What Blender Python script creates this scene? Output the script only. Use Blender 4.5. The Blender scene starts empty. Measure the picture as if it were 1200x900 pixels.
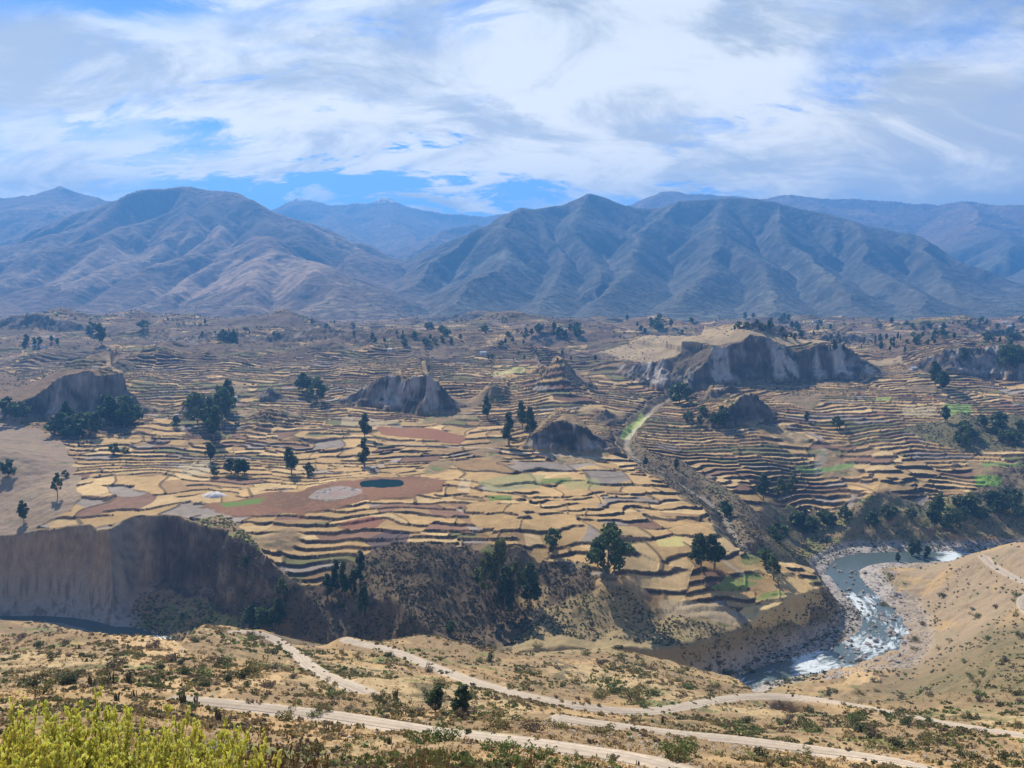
import bpy, math, random
import numpy as np
R = math.radians
rng = np.random.default_rng(7)
random.seed(7)
sc = bpy.context.scene
COL = sc.collection

# ------------------------------------------------------------------ camera
F_PX, PITCH = 890.0, R(7.68)
cam_d = bpy.data.cameras.new("camera")
cam = bpy.data.objects.new("camera", cam_d)
COL.objects.link(cam)
cam_d.sensor_width = 36.0
cam_d.lens = 36.0 * F_PX / 1200.0
cam_d.clip_start, cam_d.clip_end = 0.1, 60000
cam.location = (0, 0, 0)
cam.rotation_euler = (math.pi / 2 - PITCH, 0, 0)
sc.camera = cam

# ------------------------------------------------------------------ sky, clouds, sun
SUN_AZ, SUN_EL = R(-28), R(41)          # azimuth from +Y (forward), negative = to the left
w = bpy.data.worlds.new("World")
sc.world = w
w.use_nodes = True
nt = w.node_tree
nt.nodes.clear()
def N(t, **k):
    n = nt.nodes.new(t)
    for a, b in k.items():
        setattr(n, a, b)
    return n
def mth(op, a, b=None, c=None, clamp=False):
    n = N('ShaderNodeMath', operation=op)
    n.use_clamp = clamp
    for i, v in enumerate((a, b, c)):
        if v is None: continue
        if isinstance(v, (int, float)): n.inputs[i].default_value = v
        else: nt.links.new(v, n.inputs[i])
    return n.outputs[0]
def sstep(x, lo, hi):
    n = N('ShaderNodeMapRange', interpolation_type='SMOOTHSTEP')
    nt.links.new(x, n.inputs['Value'])
    n.inputs['From Min'].default_value = lo; n.inputs['From Max'].default_value = hi
    return n.outputs['Result']
tc = N('ShaderNodeTexCoord')
sky = N('ShaderNodeTexSky', sky_type='NISHITA')
sky.sun_disc = False
sky.sun_elevation = SUN_EL
sky.sun_rotation = SUN_AZ               # 0 = +Y, clockwise
sky.altitude = 3600
sky.air_density = 1.0; sky.dust_density = 0.4; sky.ozone_density = 2.0
nt.links.new(tc.outputs['Generated'], sky.inputs['Vector'])
sep = N('ShaderNodeSeparateXYZ'); nt.links.new(tc.outputs['Generated'], sep.inputs[0])
zz = mth('MAXIMUM', sep.outputs['Z'], 0.02)
zd = mth('ADD', zz, 0.42)
cx = mth('DIVIDE', sep.outputs['X'], zd); cy = mth('DIVIDE', sep.outputs['Y'], zd)
comb = N('ShaderNodeCombineXYZ'); nt.links.new(cx, comb.inputs[0]); nt.links.new(cy, comb.inputs[1])
def noise(vec, scale, detail, rough=.55, dist=0.0, loc=(0, 0, 0), scl=(1, 1, 1), rot=0.0):
    m = N('ShaderNodeMapping')
    m.inputs['Location'].default_value = loc; m.inputs['Scale'].default_value = scl
    m.inputs['Rotation'].default_value = (0, 0, rot)
    nt.links.new(vec, m.inputs['Vector'])
    n = N('ShaderNodeTexNoise')
    n.inputs['Scale'].default_value = scale; n.inputs['Detail'].default_value = detail
    n.inputs['Roughness'].default_value = rough; n.inputs['Distortion'].default_value = dist
    nt.links.new(m.outputs[0], n.inputs['Vector'])
    return n.outputs['Fac']
cl1 = noise(comb.outputs[0], 1.5, 10, .60, .7, (3.1, 1.2, 0), (1.0, 1.5, 1), R(-24))
cl2 = noise(comb.outputs[0], 4.2, 10, .66, .5, (8.3, 4.2, 0), (0.75, 1.7, 1), R(-38))
cov = mth('ADD', mth('MULTIPLY', cl1, .55), mth('MULTIPLY', cl2, .45))
# clear-sky openings, each a direction in the sky (azimuth, elevation) with its own spread
def hole(px, py, rx, ry, amp):
    xc, yc = (px - 600) / F_PX, -(py - 450) / F_PX
    Y = math.cos(PITCH) + math.sin(PITCH) * yc; Z = -math.sin(PITCH) + math.cos(PITCH) * yc
    tx, tz = xc / Y, Z / Y
    yy = mth('MAXIMUM', sep.outputs['Y'], 0.05)
    wob = mth('MULTIPLY', mth('SUBTRACT', cl2, .5), .75)
    a = mth('MULTIPLY', mth('SUBTRACT', mth('ADD', mth('DIVIDE', sep.outputs['X'], yy), wob), tx), F_PX / rx)
    b = mth('MULTIPLY', mth('SUBTRACT', mth('ADD', mth('DIVIDE', sep.outputs['Z'], yy), mth('MULTIPLY', wob, .35)), tz), F_PX / ry)
    d2 = mth('ADD', mth('MULTIPLY', a, a), mth('MULTIPLY', b, b))
    return mth('MULTIPLY', mth('POWER', 2.718, mth('MULTIPLY', d2, -1.0)), amp)
HOLES = [(225, 165, 120, 34, .22), (385, 224, 170, 24, .40), (560, 248, 60, 8, .14), (50, 170, 45, 26, .10), (120, 72, 60, 20, .08),
         (170, -5, 190, 28, .17), (545, 25, 60, 25, .10), (800, 168, 75, 20, .13), (1010, 75, 130, 35, .07), (1170, 20, 120, 40, .08),
         (740, 245, 60, 22, .16), (560, 240, 60, 10, .2), (960, 120, 90, 18, .10), (60, 232, 80, 12, .08), (390, 55, 130, 18, .08)]
hs = None
for h in HOLES:
    v = hole(*h)
    hs = v if hs is None else mth('ADD', hs, v)
blobs = None
for h in [(330, 100, 130, 40, .05), (560, 150, 120, 60, .08), (950, 200, 330, 60, .06), (60, 100, 130, 50, .06), (640, 90, 110, 50, .05), (300, 190, 110, 8, .17), (860,60,120,30,.05)]:
    v = hole(*h); blobs = v if blobs is None else mth('ADD', blobs, v)
cov = mth('ADD', mth('SUBTRACT', cov, hs), blobs)
mask = mth('MULTIPLY', sstep(cov, .27, .53), .97)
shade = noise(comb.outputs[0], 3.0, 10, .64, .6, (5, 2, 3), (1, 1.7, 1), R(-35))
shade2 = noise(comb.outputs[0], .9, 3, .5, .2, (1, 6, 3), (1, 1.3, 1), R(-20))
sh = mth('ADD', mth('MULTIPLY', shade, .7), mth('MULTIPLY', shade2, .3))
mask = mth('MULTIPLY', mask, mth('ADD', .30, mth('MULTIPLY', sstep(sep.outputs['Y'], .1, .7), .70)))  # unseen cloud behind and overhead is thinned to lower the ambient light
mask = mth('MULTIPLY', mask, mth('SUBTRACT', 1.0, mth('MULTIPLY', sstep(sep.outputs['Z'], .42, .75), .6)))
ramp = N('ShaderNodeMixRGB')
ramp.inputs[1].default_value = (4.8, 5.1, 5.2, 1)       # greyer, thicker cloud
ramp.inputs[2].default_value = (9.1, 9.2, 8.6, 1)        # bright sunlit cirrus
nt.links.new(sstep(sh, .42, .575), ramp.inputs[0])
skyc = N('ShaderNodeMixRGB', blend_type='MULTIPLY'); skyc.inputs[0].default_value = 1
nt.links.new(sky.outputs[0], skyc.inputs[1]); skyc.inputs[2].default_value = (.74, 1.05, 1.5, 1)
mix = N('ShaderNodeMixRGB')
nt.links.new(mask, mix.inputs[0]); nt.links.new(skyc.outputs[0], mix.inputs[1]); nt.links.new(ramp.outputs[0], mix.inputs[2])
# low cloud is brightened and warmed to offset the haze over the mountains
el_ = mth('SUBTRACT', 1.0, sstep(sep.outputs['Z'], .08, .34))
gl = N('ShaderNodeMixRGB', blend_type='MULTIPLY'); gl.inputs[0].default_value = 1
lowc = N('ShaderNodeMixRGB'); lowc.inputs[1].default_value = (1, 1, 1, 1); lowc.inputs[2].default_value = (1.65, 1.46, 1.16, 1)
nt.links.new(el_, lowc.inputs[0]); nt.links.new(ramp.outputs[0], gl.inputs[1]); nt.links.new(lowc.outputs[0], gl.inputs[2])
nt.links.new(gl.outputs[0], mix.inputs[2])
bg = N('ShaderNodeBackground'); bg.inputs['Strength'].default_value = .08
nt.links.new(mix.outputs[0], bg.inputs['Color'])
out = N('ShaderNodeOutputWorld'); nt.links.new(bg.outputs[0], out.inputs['Surface'])

sl = bpy.data.lights.new("sun", 'SUN'); sl.energy = 5.0; sl.angle = R(.5); sl.color = (1, .91, .78)
sun = bpy.data.objects.new("sun", sl); COL.objects.link(sun)
from mathutils import Vector, Matrix
sdir = Vector((math.sin(SUN_AZ) * math.cos(SUN_EL), math.cos(SUN_AZ) * math.cos(SUN_EL), math.sin(SUN_EL)))
sun.rotation_euler = (-sdir).to_track_quat('-Z', 'Y').to_euler()
sun.location = sdir * 300

sc.view_settings.view_transform = 'Standard'
sc.view_settings.look = 'None'
sc.view_settings.exposure = 0.60
sc.view_settings.gamma = 1
sc.render.engine = 'CYCLES'
sc.cycles.max_bounces = 5; sc.cycles.diffuse_bounces = 2; sc.cycles.glossy_bounces = 2
sc.cycles.transmission_bounces = 3; sc.cycles.transparent_max_bounces = 8; sc.cycles.volume_bounces = 1
sc.cycles.use_denoising = True
sc.cycles.use_adaptive_sampling = True
HAZE = True

# ------------------------------------------------------------------ numpy noise
def _h(ix, iy, s):
    n = (ix.astype(np.int64) * 374761393 + iy.astype(np.int64) * 668265263 + s * 1442695041) & 0xFFFFFFFF
    n = ((n ^ (n >> 13)) * 1274126177) & 0xFFFFFFFF
    return ((n ^ (n >> 16)) & 0xFFFFFF).astype(np.float32) / 16777216.0
def vn(x, y, s=0):
    x = np.asarray(x, np.float32); y = np.asarray(y, np.float32)
    xi, yi = np.floor(x), np.floor(y)
    fx, fy = x - xi, y - yi
    ux, uy = fx * fx * fx * (fx * (fx * 6 - 15) + 10), fy * fy * fy * (fy * (fy * 6 - 15) + 10)
    def g(a, b, dx, dy):
        t = _h(a, b, s) * 6.2831853
        return np.cos(t) * dx + np.sin(t) * dy
    a = g(xi, yi, fx, fy); b = g(xi + 1, yi, fx - 1, fy)
    c = g(xi, yi + 1, fx, fy - 1); d = g(xi + 1, yi + 1, fx - 1, fy - 1)
    return ((a + (b - a) * ux) * (1 - uy) + (c + (d - c) * ux) * uy) * 1.5
def fbm(x, y, wl, o=4, s=0, gain=.5):
    t, a, n = 0, 1.0, 0
    ca, sa = math.cos(.6), math.sin(.6)
    x = np.asarray(x) / wl; y = np.asarray(y) / wl
    for i in range(o):
        t = t + a * vn(x, y, s + i * 17); n += a; a *= gain
        x, y = (x * ca - y * sa) * 2.03, (x * sa + y * ca) * 2.03
    return t / n
def ridged(x, y, wl, o=4, s=0, gain=.5):
    t, a, n = 0, 1.0, 0
    x = np.asarray(x) / wl; y = np.asarray(y) / wl
    ca, sa = math.cos(.6), math.sin(.6)
    for i in range(o):
        t = t + a * (1 - 2 * np.abs(vn(x, y, s + i * 13))); n += a; a *= gain
        x, y = (x * ca - y * sa) * 2.1, (x * sa + y * ca) * 2.1
    return t / n
def ss(x, a, b):
    t = np.clip((x - a) / (b - a), 0, 1)
    return t * t * (3 - 2 * t)
def lerp(a, b, t): return a + (b - a) * t

# ------------------------------------------------------------------ survey: photograph measurements -> ground points
CP, SP = math.cos(PITCH), math.sin(PITCH)
def ray(px, py):
    xc = (np.asarray(px, float) - 600) / F_PX; yc = -(np.asarray(py, float) - 450) / F_PX
    Y = CP + SP * yc; Z = -SP + CP * yc
    return xc / Y, Z / Y
A0 = 15.0                               # the survey fan starts this far behind the viewpoint
def rbf_fit(P, V, k=1e-3):
    P = np.asarray(P, float); V = np.asarray(V, float)
    n = len(P)
    d = np.sqrt(((P[:, None] - P[None]) ** 2).sum(-1))
    K = np.where(d > 0, d * d * np.log(d + 1e-9), 0) + np.eye(n) * k
    A = np.zeros((n + 3, n + 3)); A[:n, :n] = K
    A[:n, n] = 1; A[:n, n + 1:] = P; A[n, :n] = 1; A[n + 1:, :n] = P.T
    return P, np.linalg.solve(A, np.r_[V, 0, 0, 0])
def rbf_eval(m, Q):
    P, c = m; out = np.empty(len(Q))
    for i in range(0, len(Q), 20000):
        q = Q[i:i + 20000]
        d2 = ((q[:, None] - P[None]) ** 2).sum(-1)
        out[i:i + 20000] = (.5 * d2 * np.log(d2 + 1e-12)) @ c[:len(P)] + c[len(P)] + q @ c[len(P) + 1:]
    return out
CT = []
def cz(px, Y, Z): CT.append((ray(px, 450)[0] * Y, Y, Z))
def cp(px, py, Y):
    a, b = ray(px, py); CT.append((a * Y, Y, b * Y))
# near hillside
for px in (-200, 100, 350, 600, 850, 1100, 1400):
    for Y, Z in ((-12, 3.5), (0, -1.65), (5, -4.6), (12, -10), (25, -19)): cz(px, Y, Z)
for px, L in {-150: [(890, 45), (850, 62), (800, 110), (760, 185), (727, 262)],
              100: [(890, 45), (850, 62), (800, 110), (760, 188), (730, 262)],
              300: [(890, 60), (838, 95), (800, 140), (760, 210), (742, 262)],
              500: [(890, 60), (850, 95), (810, 150), (772, 225), (752, 270)],
              700: [(890, 70), (860, 105), (830, 165), (790, 240), (762, 290), (752, 335)],
              800: [(800, 240), (782, 290), (772, 340)],
              900: [(890, 95), (850, 160), (820, 235), (797, 300), (784, 350)],
              1100: [(890, 100), (850, 150), (800, 230), (750, 310), (710, 395), (672, 480)],
              1200: [(890, 95), (850, 145), (800, 210), (750, 270), (700, 340), (655, 425)],
              1400: [(890, 85), (800, 170), (700, 280), (640, 400)]}.items():
    for py, Y in L: cp(px, py, Y)
for px in (-150, 100, 300, 500): cz(px, 300, -146)
for a_ in ((200, 722, 266), (300, 730, 272), (1200, 637, 485), (1300, 628, 490), (1140, 652, 500), (1085, 668, 520)): cp(*a_)
cz(200, 300, -138)
for a_ in (930, 1000, 1070): cz(a_, 596, -207)
# terraced valley beyond the river
prof = [(520, -155), (582, -153), (660, -149), (753, -144), (873, -137), (1030, -127), (1170, -119), (1350, -114), (1700, -116), (2000, -121), (2400, -132)]
for px in (-150, 50, 200, 350, 500, 640):
    for Y, Z in prof: cz(px, Y, Z)
for px in (780,):
    for Y, Z in prof[4:]: cz(px, Y, Z - 4)
for px in (900, 1050, 1200, 1350):
    for Y, Z in ((612, -183), (685, -171), (742, -158), (790, -149), (867, -137), (1008, -126), (1170, -118), (1350, -113), (1700, -116), (2000, -121), (2400, -132)): cz(px, Y, Z)
for px, py, Y in ((305, 645, 445), (250, 604, 500), (285, 622, 470), (420, 640, 450), (500, 640, 446), (600, 640, 446), (700, 640, 452),
                  (420, 700, 412), (330, 700, 405), (400, 740, 402), (560, 690, 424), (600, 720, 412), (720, 680, 417), (800, 700, 428),
                  (800, 650, 462), (850, 620, 501), (930, 660, 490), (900, 725, 420), (970, 700, 455), (760, 600, 530), (760, 735, 405), (620, 744, 386), (700, 750, 384), (790, 757, 380), (850, 764, 388), (540, 742, 392),
                  (0, 628, 486), (60, 614, 493), (150, 607, 497), (780, 560, 600), (820, 590, 560)):
    cp(px, py, Y)
cz(750, 700, -150); cz(830, 640, -168)
CT = np.array(CT)
qmap = lambda X, Y: np.stack([X / (Y + A0) * 3.2, np.log(Y + A0) * 1.6], -1)
m0 = rbf_fit(qmap(CT[:, 0], CT[:, 1]), -CT[:, 2] / (CT[:, 1] + A0), 2e-3)

# the fan of ground samples: columns u, rows Y, X = u (Y + A0)
def colset(core, step, outer, n):
    a = np.arange(-core, core + step / 2, step)
    t = np.linspace(0, 1, n + 1)[1:] ** 1.5 * (outer - core)
    return np.r_[-(core + t)[::-1], a, core + t]
U = colset(.74, .00118, 1.7, 60)
rows = [-12.0]
while rows[-1] < 2450:
    y = rows[-1]
    if y < 30: d = .35
    elif y < 425: d = .0042 * (y + 4)
    elif y < 700: d = .85
    elif y < 1150: d = 1.6
    else: d = 4.2
    rows.append(y + d)
YR = np.array(rows)
class Grid:
    def __init__(s, U, YR, H): s.U, s.YR, s.H = U, YR, H
    def __call__(s, X, Y):
        X = np.asarray(X, float); Y = np.asarray(Y, float)
        u = X / (Y + A0)
        i = np.clip(np.interp(Y, s.YR, np.arange(len(s.YR))), 0, len(s.YR) - 1.001)
        j = np.clip(np.interp(u, s.U, np.arange(len(s.U))), 0, len(s.U) - 1.001)
        i0 = i.astype(int); j0 = j.astype(int); fi = i - i0; fj = j - j0
        H = s.H
        return (H[i0, j0] * (1 - fi) + H[i0 + 1, j0] * fi) * (1 - fj) + (H[i0, j0 + 1] * (1 - fi) + H[i0 + 1, j0 + 1] * fi) * fj
    def hit(s, px, py, y0=8.0, y1=2400.0):
        a, b = ray(px, py)
        Y = np.exp(np.linspace(math.log(y0), math.log(y1), 5000))
        Z = s(a * Y, Y)
        k = np.nonzero(b * Y < Z)[0]
        if len(k) == 0: return a * y1, y1, float(s(a * y1, y1))
        k = max(k[0], 1)
        d0 = b * Y[k - 1] - Z[k - 1]; d1 = b * Y[k] - Z[k]
        t = d0 / (d0 - d1 + 1e-9); y = Y[k - 1] + t * (Y[k] - Y[k - 1])
        return a * y, y, float(s(a * y, y))
cu, cyr = colset(.74, .012, 1.7, 16), np.exp(np.linspace(math.log(3), math.log(2500), 260)) - A0
cyr = cyr[cyr > -12.5]
XX = cu[None] * (cyr[:, None] + A0); YY = np.repeat(cyr[:, None], len(cu), 1)
t0 = rbf_eval(m0, qmap(XX.ravel(), YY.ravel())).reshape(XX.shape)
G0 = Grid(cu, cyr, -t0 * (YY + A0))

X = (U[None] * (YR[:, None] + A0)).astype(np.float32)
Y = np.repeat(YR[:, None], len(U), 1).astype(np.float32)
H = G0(X, Y).astype(np.float32)
G = Grid(U, YR, H)
def at_drop(px, py, Z):
    a, b = ray(px, py); t = Z / b
    return a * t, t

# --- distance helpers
def resample(P, step):
    P = np.asarray(P, float); d = np.r_[0, np.cumsum(np.hypot(*np.diff(P[:, :2], axis=0).T))]
    n = max(2, int(d[-1] / step)); s = np.linspace(0, d[-1], n)
    return np.stack([np.interp(s, d, P[:, k]) for k in range(P.shape[1])], 1)
def smooth_line(P, step, it=3):
    P = np.asarray(P, float)
    for _ in range(it):                    # Chaikin
        Q = [P[0]]
        for a, b in zip(P[:-1], P[1:]): Q += [a * .75 + b * .25, a * .25 + b * .75]
        Q.append(P[-1]); P = np.array(Q)
    return resample(P, step)
def near_line(L, pad):
    """index mask + (distance, signed distance, arclength, nearest vertex) to polyline L for grid nodes within pad"""
    lo, hi = L[:, :2].min(0) - pad, L[:, :2].max(0) + pad
    r = np.nonzero((YR >= lo[1]) & (YR <= hi[1]))[0]
    if len(r) == 0: return None
    sub = (slice(r[0], r[-1] + 1),)
    x, y = X[sub], Y[sub]
    m = (x >= lo[0]) & (x <= hi[0])
    idx = np.nonzero(m)
    xs, ys = x[idx].astype(np.float64), y[idx].astype(np.float64)
    best = np.full(len(xs), 1e18); sg = np.zeros(len(xs)); al = np.zeros(len(xs)); fr = np.zeros(len(xs))
    s0 = 0
    for k in range(len(L) - 1):
        a, b = L[k, :2], L[k + 1, :2]; v = b - a; l2 = (v ** 2).sum() + 1e-9; l = math.sqrt(l2)
        t = np.clip(((xs - a[0]) * v[0] + (ys - a[1]) * v[1]) / l2, 0, 1)
        dx, dy = xs - a[0] - t * v[0], ys - a[1] - t * v[1]
        d = dx * dx + dy * dy
        q = d < best
        best[q] = d[q]; sg[q] = (v[0] * (ys - a[1]) - v[1] * (xs - a[0]))[q]
        al[q] = s0 + t[q] * l; fr[q] = k + t[q]
        s0 += l
    gi = (idx[0] + r[0], idx[1])
    d = np.sqrt(best)
    k = d < pad
    gi = (gi[0][k], gi[1][k])
    return gi, d[k], (np.sign(sg) * d)[k], al[k], fr[k], xs[k], ys[k]

# gentle undulation of the valley floor
und = ss(Y, 470, 620) * (1 - ss(Y, 1900, 2300) * .7)
H += und * (fbm(X, Y, 230, 3, 3) * 9 + fbm(X, Y, 95, 2, 9) * 3.5) * (.55 + .6 * ss(Y, 600, 1000))
nearm = 1 - ss(Y, 380, 470)
up_ = ss(Y, 900, 1150)
H += up_ * (1 - ss(Y, 2150, 2400) * .6) * (ridged(X + fbm(X, Y, 200, 2, 14) * 60, Y * .8, 330, 4, 12, .5) - .15) * 27
H += ss(Y, 1250, 1500) * (1 - ss(Y, 2250, 2420)) * (10 * ss(fbm(X, Y * 1.5, 380, 3, 16), -.05, .25))
H += nearm * ss(Y, 25, 120) * (fbm(X, Y, 60, 3, 21) * 2.3)
H += nearm * ss(Y, 3, 30) * fbm(X, Y, 14, 3, 25) * .8

cliff = np.zeros_like(H)          # how much bare cliff face
pale = np.zeros_like(H)           # pale talus
# --- scarps: (list of px, py_base, py_lip), front width m, back length m, gully amplitude, pale
SC = [
 ([(-80, 478, 468), (-20, 480, 460), (60, 480, 456), (130, 480, 456), (215, 480, 455), (260, 478, 452), (300, 474, 452), (345, 473, 451), (390, 474, 450), (440, 476, 450), (500, 478, 450), (545, 476, 450), (600, 476, 446), (660, 474, 444), (710, 473, 448), (745, 470, 460)], 75, 150, 3, .0),
 ([(-60, 500, 470), (0, 497, 462), (50, 492, 446), (110, 492, 437), (160, 490, 442), (195, 480, 450), (215, 476, 458)], 34, 130, 14, .25),
 ([(185, 478, 462), (210, 486, 446), (240, 484, 444), (268, 478, 458), (290, 472, 468)], 26, 110, 12, .5),
 ([(278, 462, 458), (296, 468, 444), (314, 470, 435), (336, 468, 442), (358, 462, 458)], 24, 90, 9, .4),
 ([(372, 466, 458), (400, 472, 448), (430, 476, 440), (470, 484, 437), (510, 486, 439), (545, 480, 448), (575, 470, 460)], 40, 160, 20, .5),
 ([(565, 470, 460), (605, 474, 440), (640, 474, 432), (680, 474, 430), (715, 472, 436), (750, 470, 454)], 70, 30, 3, .0),
 ([(580, 520, 506), (605, 526, 484), (650, 530, 480), (700, 532, 488), (728, 530, 506), (752, 524, 520)], 26, 62, 11, .6),
 ([(700, 505, 490), (716, 498, 466), (735, 494, 462), (752, 488, 478)], 34, 35, 5, .2),
 ([(705, 424, 418), (730, 442, 413), (770, 456, 408), (800, 460, 404), (850, 452, 398), (895, 448, 396), (930, 446, 399), (990, 444, 404), (1040, 442, 412), (1064, 436, 428)], 46, 95, 18, .75),
 ([(1060, 444, 440), (1100, 436, 416), (1150, 440, 406), (1190, 446, 402), (1260, 446, 406)], 50, 80, 14, .4),
 ([(795, 470, 466), (815, 476, 450), (850, 476, 446), (885, 474, 452), (905, 466, 462)], 22, 26, 6, .1),
 ([(800, 500, 492), (815, 502, 472), (860, 500, 468), (905, 492, 452), (922, 480, 470)], 22, 22, 6, .1),
 ([(-100, 390, 384), (0, 392, 380), (120, 396, 390)], 60, 120, 10, .1),
 ([(100, 442, 440), (150, 434, 418), (200, 432, 424), (260, 430, 430)], 40, 60, 4, .0),
 ([(180, 402, 398), (250, 400, 389), (340, 400, 386), (420, 402, 388), (445, 410, 404)], 90, 60, 6, .0),
 ([(1080, 508, 504), (1110, 512, 491), (1160, 514, 489), (1220, 512, 492)], 30, 40, 3, .0),
 ([(545, 472, 466), (560, 474, 450), (590, 474, 444), (606, 470, 452)], 34, 90, 9, .5),
 ([(195, 470, 466), (225, 466, 456), (262, 464, 454), (290, 462, 456)], 30, 60, 9, .2),
 ([(480, 462, 458), (515, 466, 455), (560, 468, 457), (605, 466, 460)], 26, 50, 8, .2),
 ([(300, 450, 446), (340, 452, 439), (375, 452, 440), (410, 450, 444)], 30, 60, 9, .2),
 ([(640, 446, 442), (680, 448, 437), (720, 446, 440)], 30, 60, 8, .2),
 ([(90, 512, 508), (130, 516, 506), (180, 516, 506), (230, 512, 508)], 16, 30, 5, .1),
 ([(420, 412, 408), (470, 414, 402), (540, 412, 402), (600, 410, 404)], 60, 90, 8, .1),
 ([(600, 400, 396), (660, 402, 390), (720, 400, 392), (770, 398, 394)], 60, 90, 8, .1),
 ([(-40, 424, 420), (40, 426, 414), (100, 424, 418)], 50, 70, 6, .1),
 ([(860, 392, 388), (930, 394, 384), (1010, 396, 388), (1060, 394, 390)], 60, 90, 8, .1),
 ([(420, 372, 370), (440, 372, 352), (500, 376, 356), (530, 378, 374)], 120, 120, 12, .0),
]
for k, (pts, W_, L_, ga, pl) in enumerate(SC):
    V = []
    for px, pb, plp in pts:
        x, y, z = G.hit(px, pb)
        a, b = ray(px, plp)
        yl = y + W_ * .9
        zl = b * yl
        V.append((x, y, max(0, zl - float(G(a * yl, yl)))))
    V = smooth_line(V, 12, 2)
    W_f = W_ * (.62 if ga > 3.5 else 1)
    res = near_line(V, W_ + 5.5 * L_)
    gi, d, sd, al, fr, xs, ys = res
    Hh = np.interp(fr, np.arange(len(V)), V[:, 2])
    Hh = Hh * (1 + .55 * fbm(al, al * 0 + k * 13, 75, 3, 97).clip(-.5, .25) * (1 - ss(sd, W_ * .8, W_ + 50)))
    Hm = max(V[:, 2].max(), 1)
    # buttresses and runnels
    n1 = ridged(al, d * .25 + k * 50, ga * 3.0, 3, 40 + k)
    n2 = fbm(al, d * .4 + k * 31, ga * 1.1, 3, 80 + k)
    W_ = W_f
    sdn = sd + (-.8 * ga * (n1 * .9 - .35) * ss(sd, -20, 5) + ga * .6 * n2) * (1 - ss(sd, W_, W_ + 45)) + fbm(xs, ys, 13, 3, 95) * 3.2 * (ga > 3.5)
    front = np.clip(sdn / W_, 0, 1)
    prof_f = np.where(front < .45, front * .55, .2475 + (front - .45) * 1.368)
    prof_f = np.clip(prof_f, 0, 1)
    back = np.exp(-(np.clip(sdn - W_, 0, None) / (L_ * 2.3)) ** 2)
    endt = ss(np.interp(fr, np.arange(len(V)), np.minimum(np.arange(len(V)), np.arange(len(V))[::-1])), 0, 7)
    add = Hh * prof_f * back
    side = np.where(np.abs(sd) < d * .35, 0.0, 1.0)
    H[gi] += (add * np.where(sd > -ga * 2, 1, 0) * endt * (1 - ss(ys, 2080, 2330))).astype(np.float32)
    face = ss(front, .02, .18) * (1 - ss(front, .93, 1.0)) * ss(Hh, 4, 12) * endt
    if ga > 3.5:
        cliff[gi] = np.maximum(cliff[gi], face)
        pale[gi] = np.maximum(pale[gi], face * pl * 2 * ss(fbm(al, d * .5 + k, 28, 2, 5), -.15, .3))
# --- hills: px, py_base, py_top, half width px
for px, pb, pt, hw, rough in [(60, 388, 366, 110, .25), (230, 390, 368, 130, .2), (340, 384, 366, 60, .3), (600, 384, 364, 120, .25), (770, 386, 368, 80, .3), (950, 382, 368, 110, .2), (1130, 386, 369, 90, .25), (500, 400, 386, 60, .2), (880, 400, 388, 50, .2), (315, 500, 476, 36, .9), (574, 472, 449, 24, .8), (20, 432, 424, 60, 0), (295, 418, 410, 40, 0), (640, 402, 386, 45, .3), (100, 398, 388, 40, .3), (180, 396, 384, 30, .5),
                              (560, 420, 412, 40, 0), (700, 395, 385, 40, .3), (245,418,409,25,0), (455, 392,384,30,.3)]:
    x, y, z = G.hit(px, pb)
    sig = hw * y / F_PX * .62
    yc = y + sig * .9
    a, b = ray(px, pt)
    hh = max(0, b * yc - float(G(a * yc, yc)))
    xc = a * yc
    r = np.hypot((X - xc), (Y - yc) * .8)
    near = r < sig * 3
    rr = r[near]; g = np.exp(-(rr / sig) ** 2) if not rough else np.clip(1 - rr / (sig * 1.9), 0, 1) ** 1.25
    ang = np.arctan2(Y[near] - yc, X[near] - xc)
    nn = ridged(ang * 3.2 + px, rr / sig * .4, 1.0, 3, 5) if rough else 0
    H[near] += (hh * g * (1 + rough * .28 * (nn - .3) * ss(rr / sig, .1, .6)) * (1 - ss(Y[near], 2080, 2380))).astype(np.float32)
    if rough == 1:
        cliff[near] = np.maximum(cliff[near], ss(g, .12, .3) * .9)

# --- the river gorge
RZ = -215.0
rpx = [(1420, 636), (1280, 641), (1140, 650), (1060, 651), (1010, 654), (985, 666), (1003, 690), (1030, 715), (1036, 742), (1005, 764), (960, 776)]
RV = [at_drop(a, b, RZ) for a, b in rpx]
RV += [(ray(890, 450)[0] * 392, 392), (ray(830, 450)[0] * 358, 358), (ray(760, 450)[0] * 344, 344), (ray(600, 450)[0] * 338, 338), (ray(450, 450)[0] * 350, 350), (ray(340, 450)[0] * 372, 372),
       (ray(240, 450)[0] * 392, 392), (ray(165, 450)[0] * 420, 420), (ray(120, 450)[0] * 436, 436), (ray(60, 450)[0] * 462, 462), (ray(-60, 450)[0] * 466, 466), (ray(-250, 450)[0] * 445, 445)]
RV = smooth_line(RV, 6, 3)
gi, d, sd, al, fr, xs, ys = near_line(RV, 150)
pxs = 600 + xs / ys * F_PX           # bearing of each node, only to pick which reach of the river it borders
far = sd < 0                          # the line runs right -> left, so the far bank lies to its right
hw_far = np.interp(pxs, [0, 110, 140, 178, 205, 250, 300, 400, 880, 960, 1010, 1200], [12, 16, 36, 50, 50, 44, 30, 12, 10, 20, 22, 14])
hw_near = np.interp(pxs, [0, 250, 400, 880, 960, 1060, 1100, 1150, 1200], [5, 5, 8, 12, 15, 20, 28, 20, 16])
sl_far = np.interp(pxs, [0, 200, 235, 265, 300, 340, 450, 560, 860, 930, 1000, 1060, 1200], [4.2, 4.2, 3.4, 2.4, 1.7, 1.4, 1.2, 2.2, 2.2, 1.6, .8, .7, .5])
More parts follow.
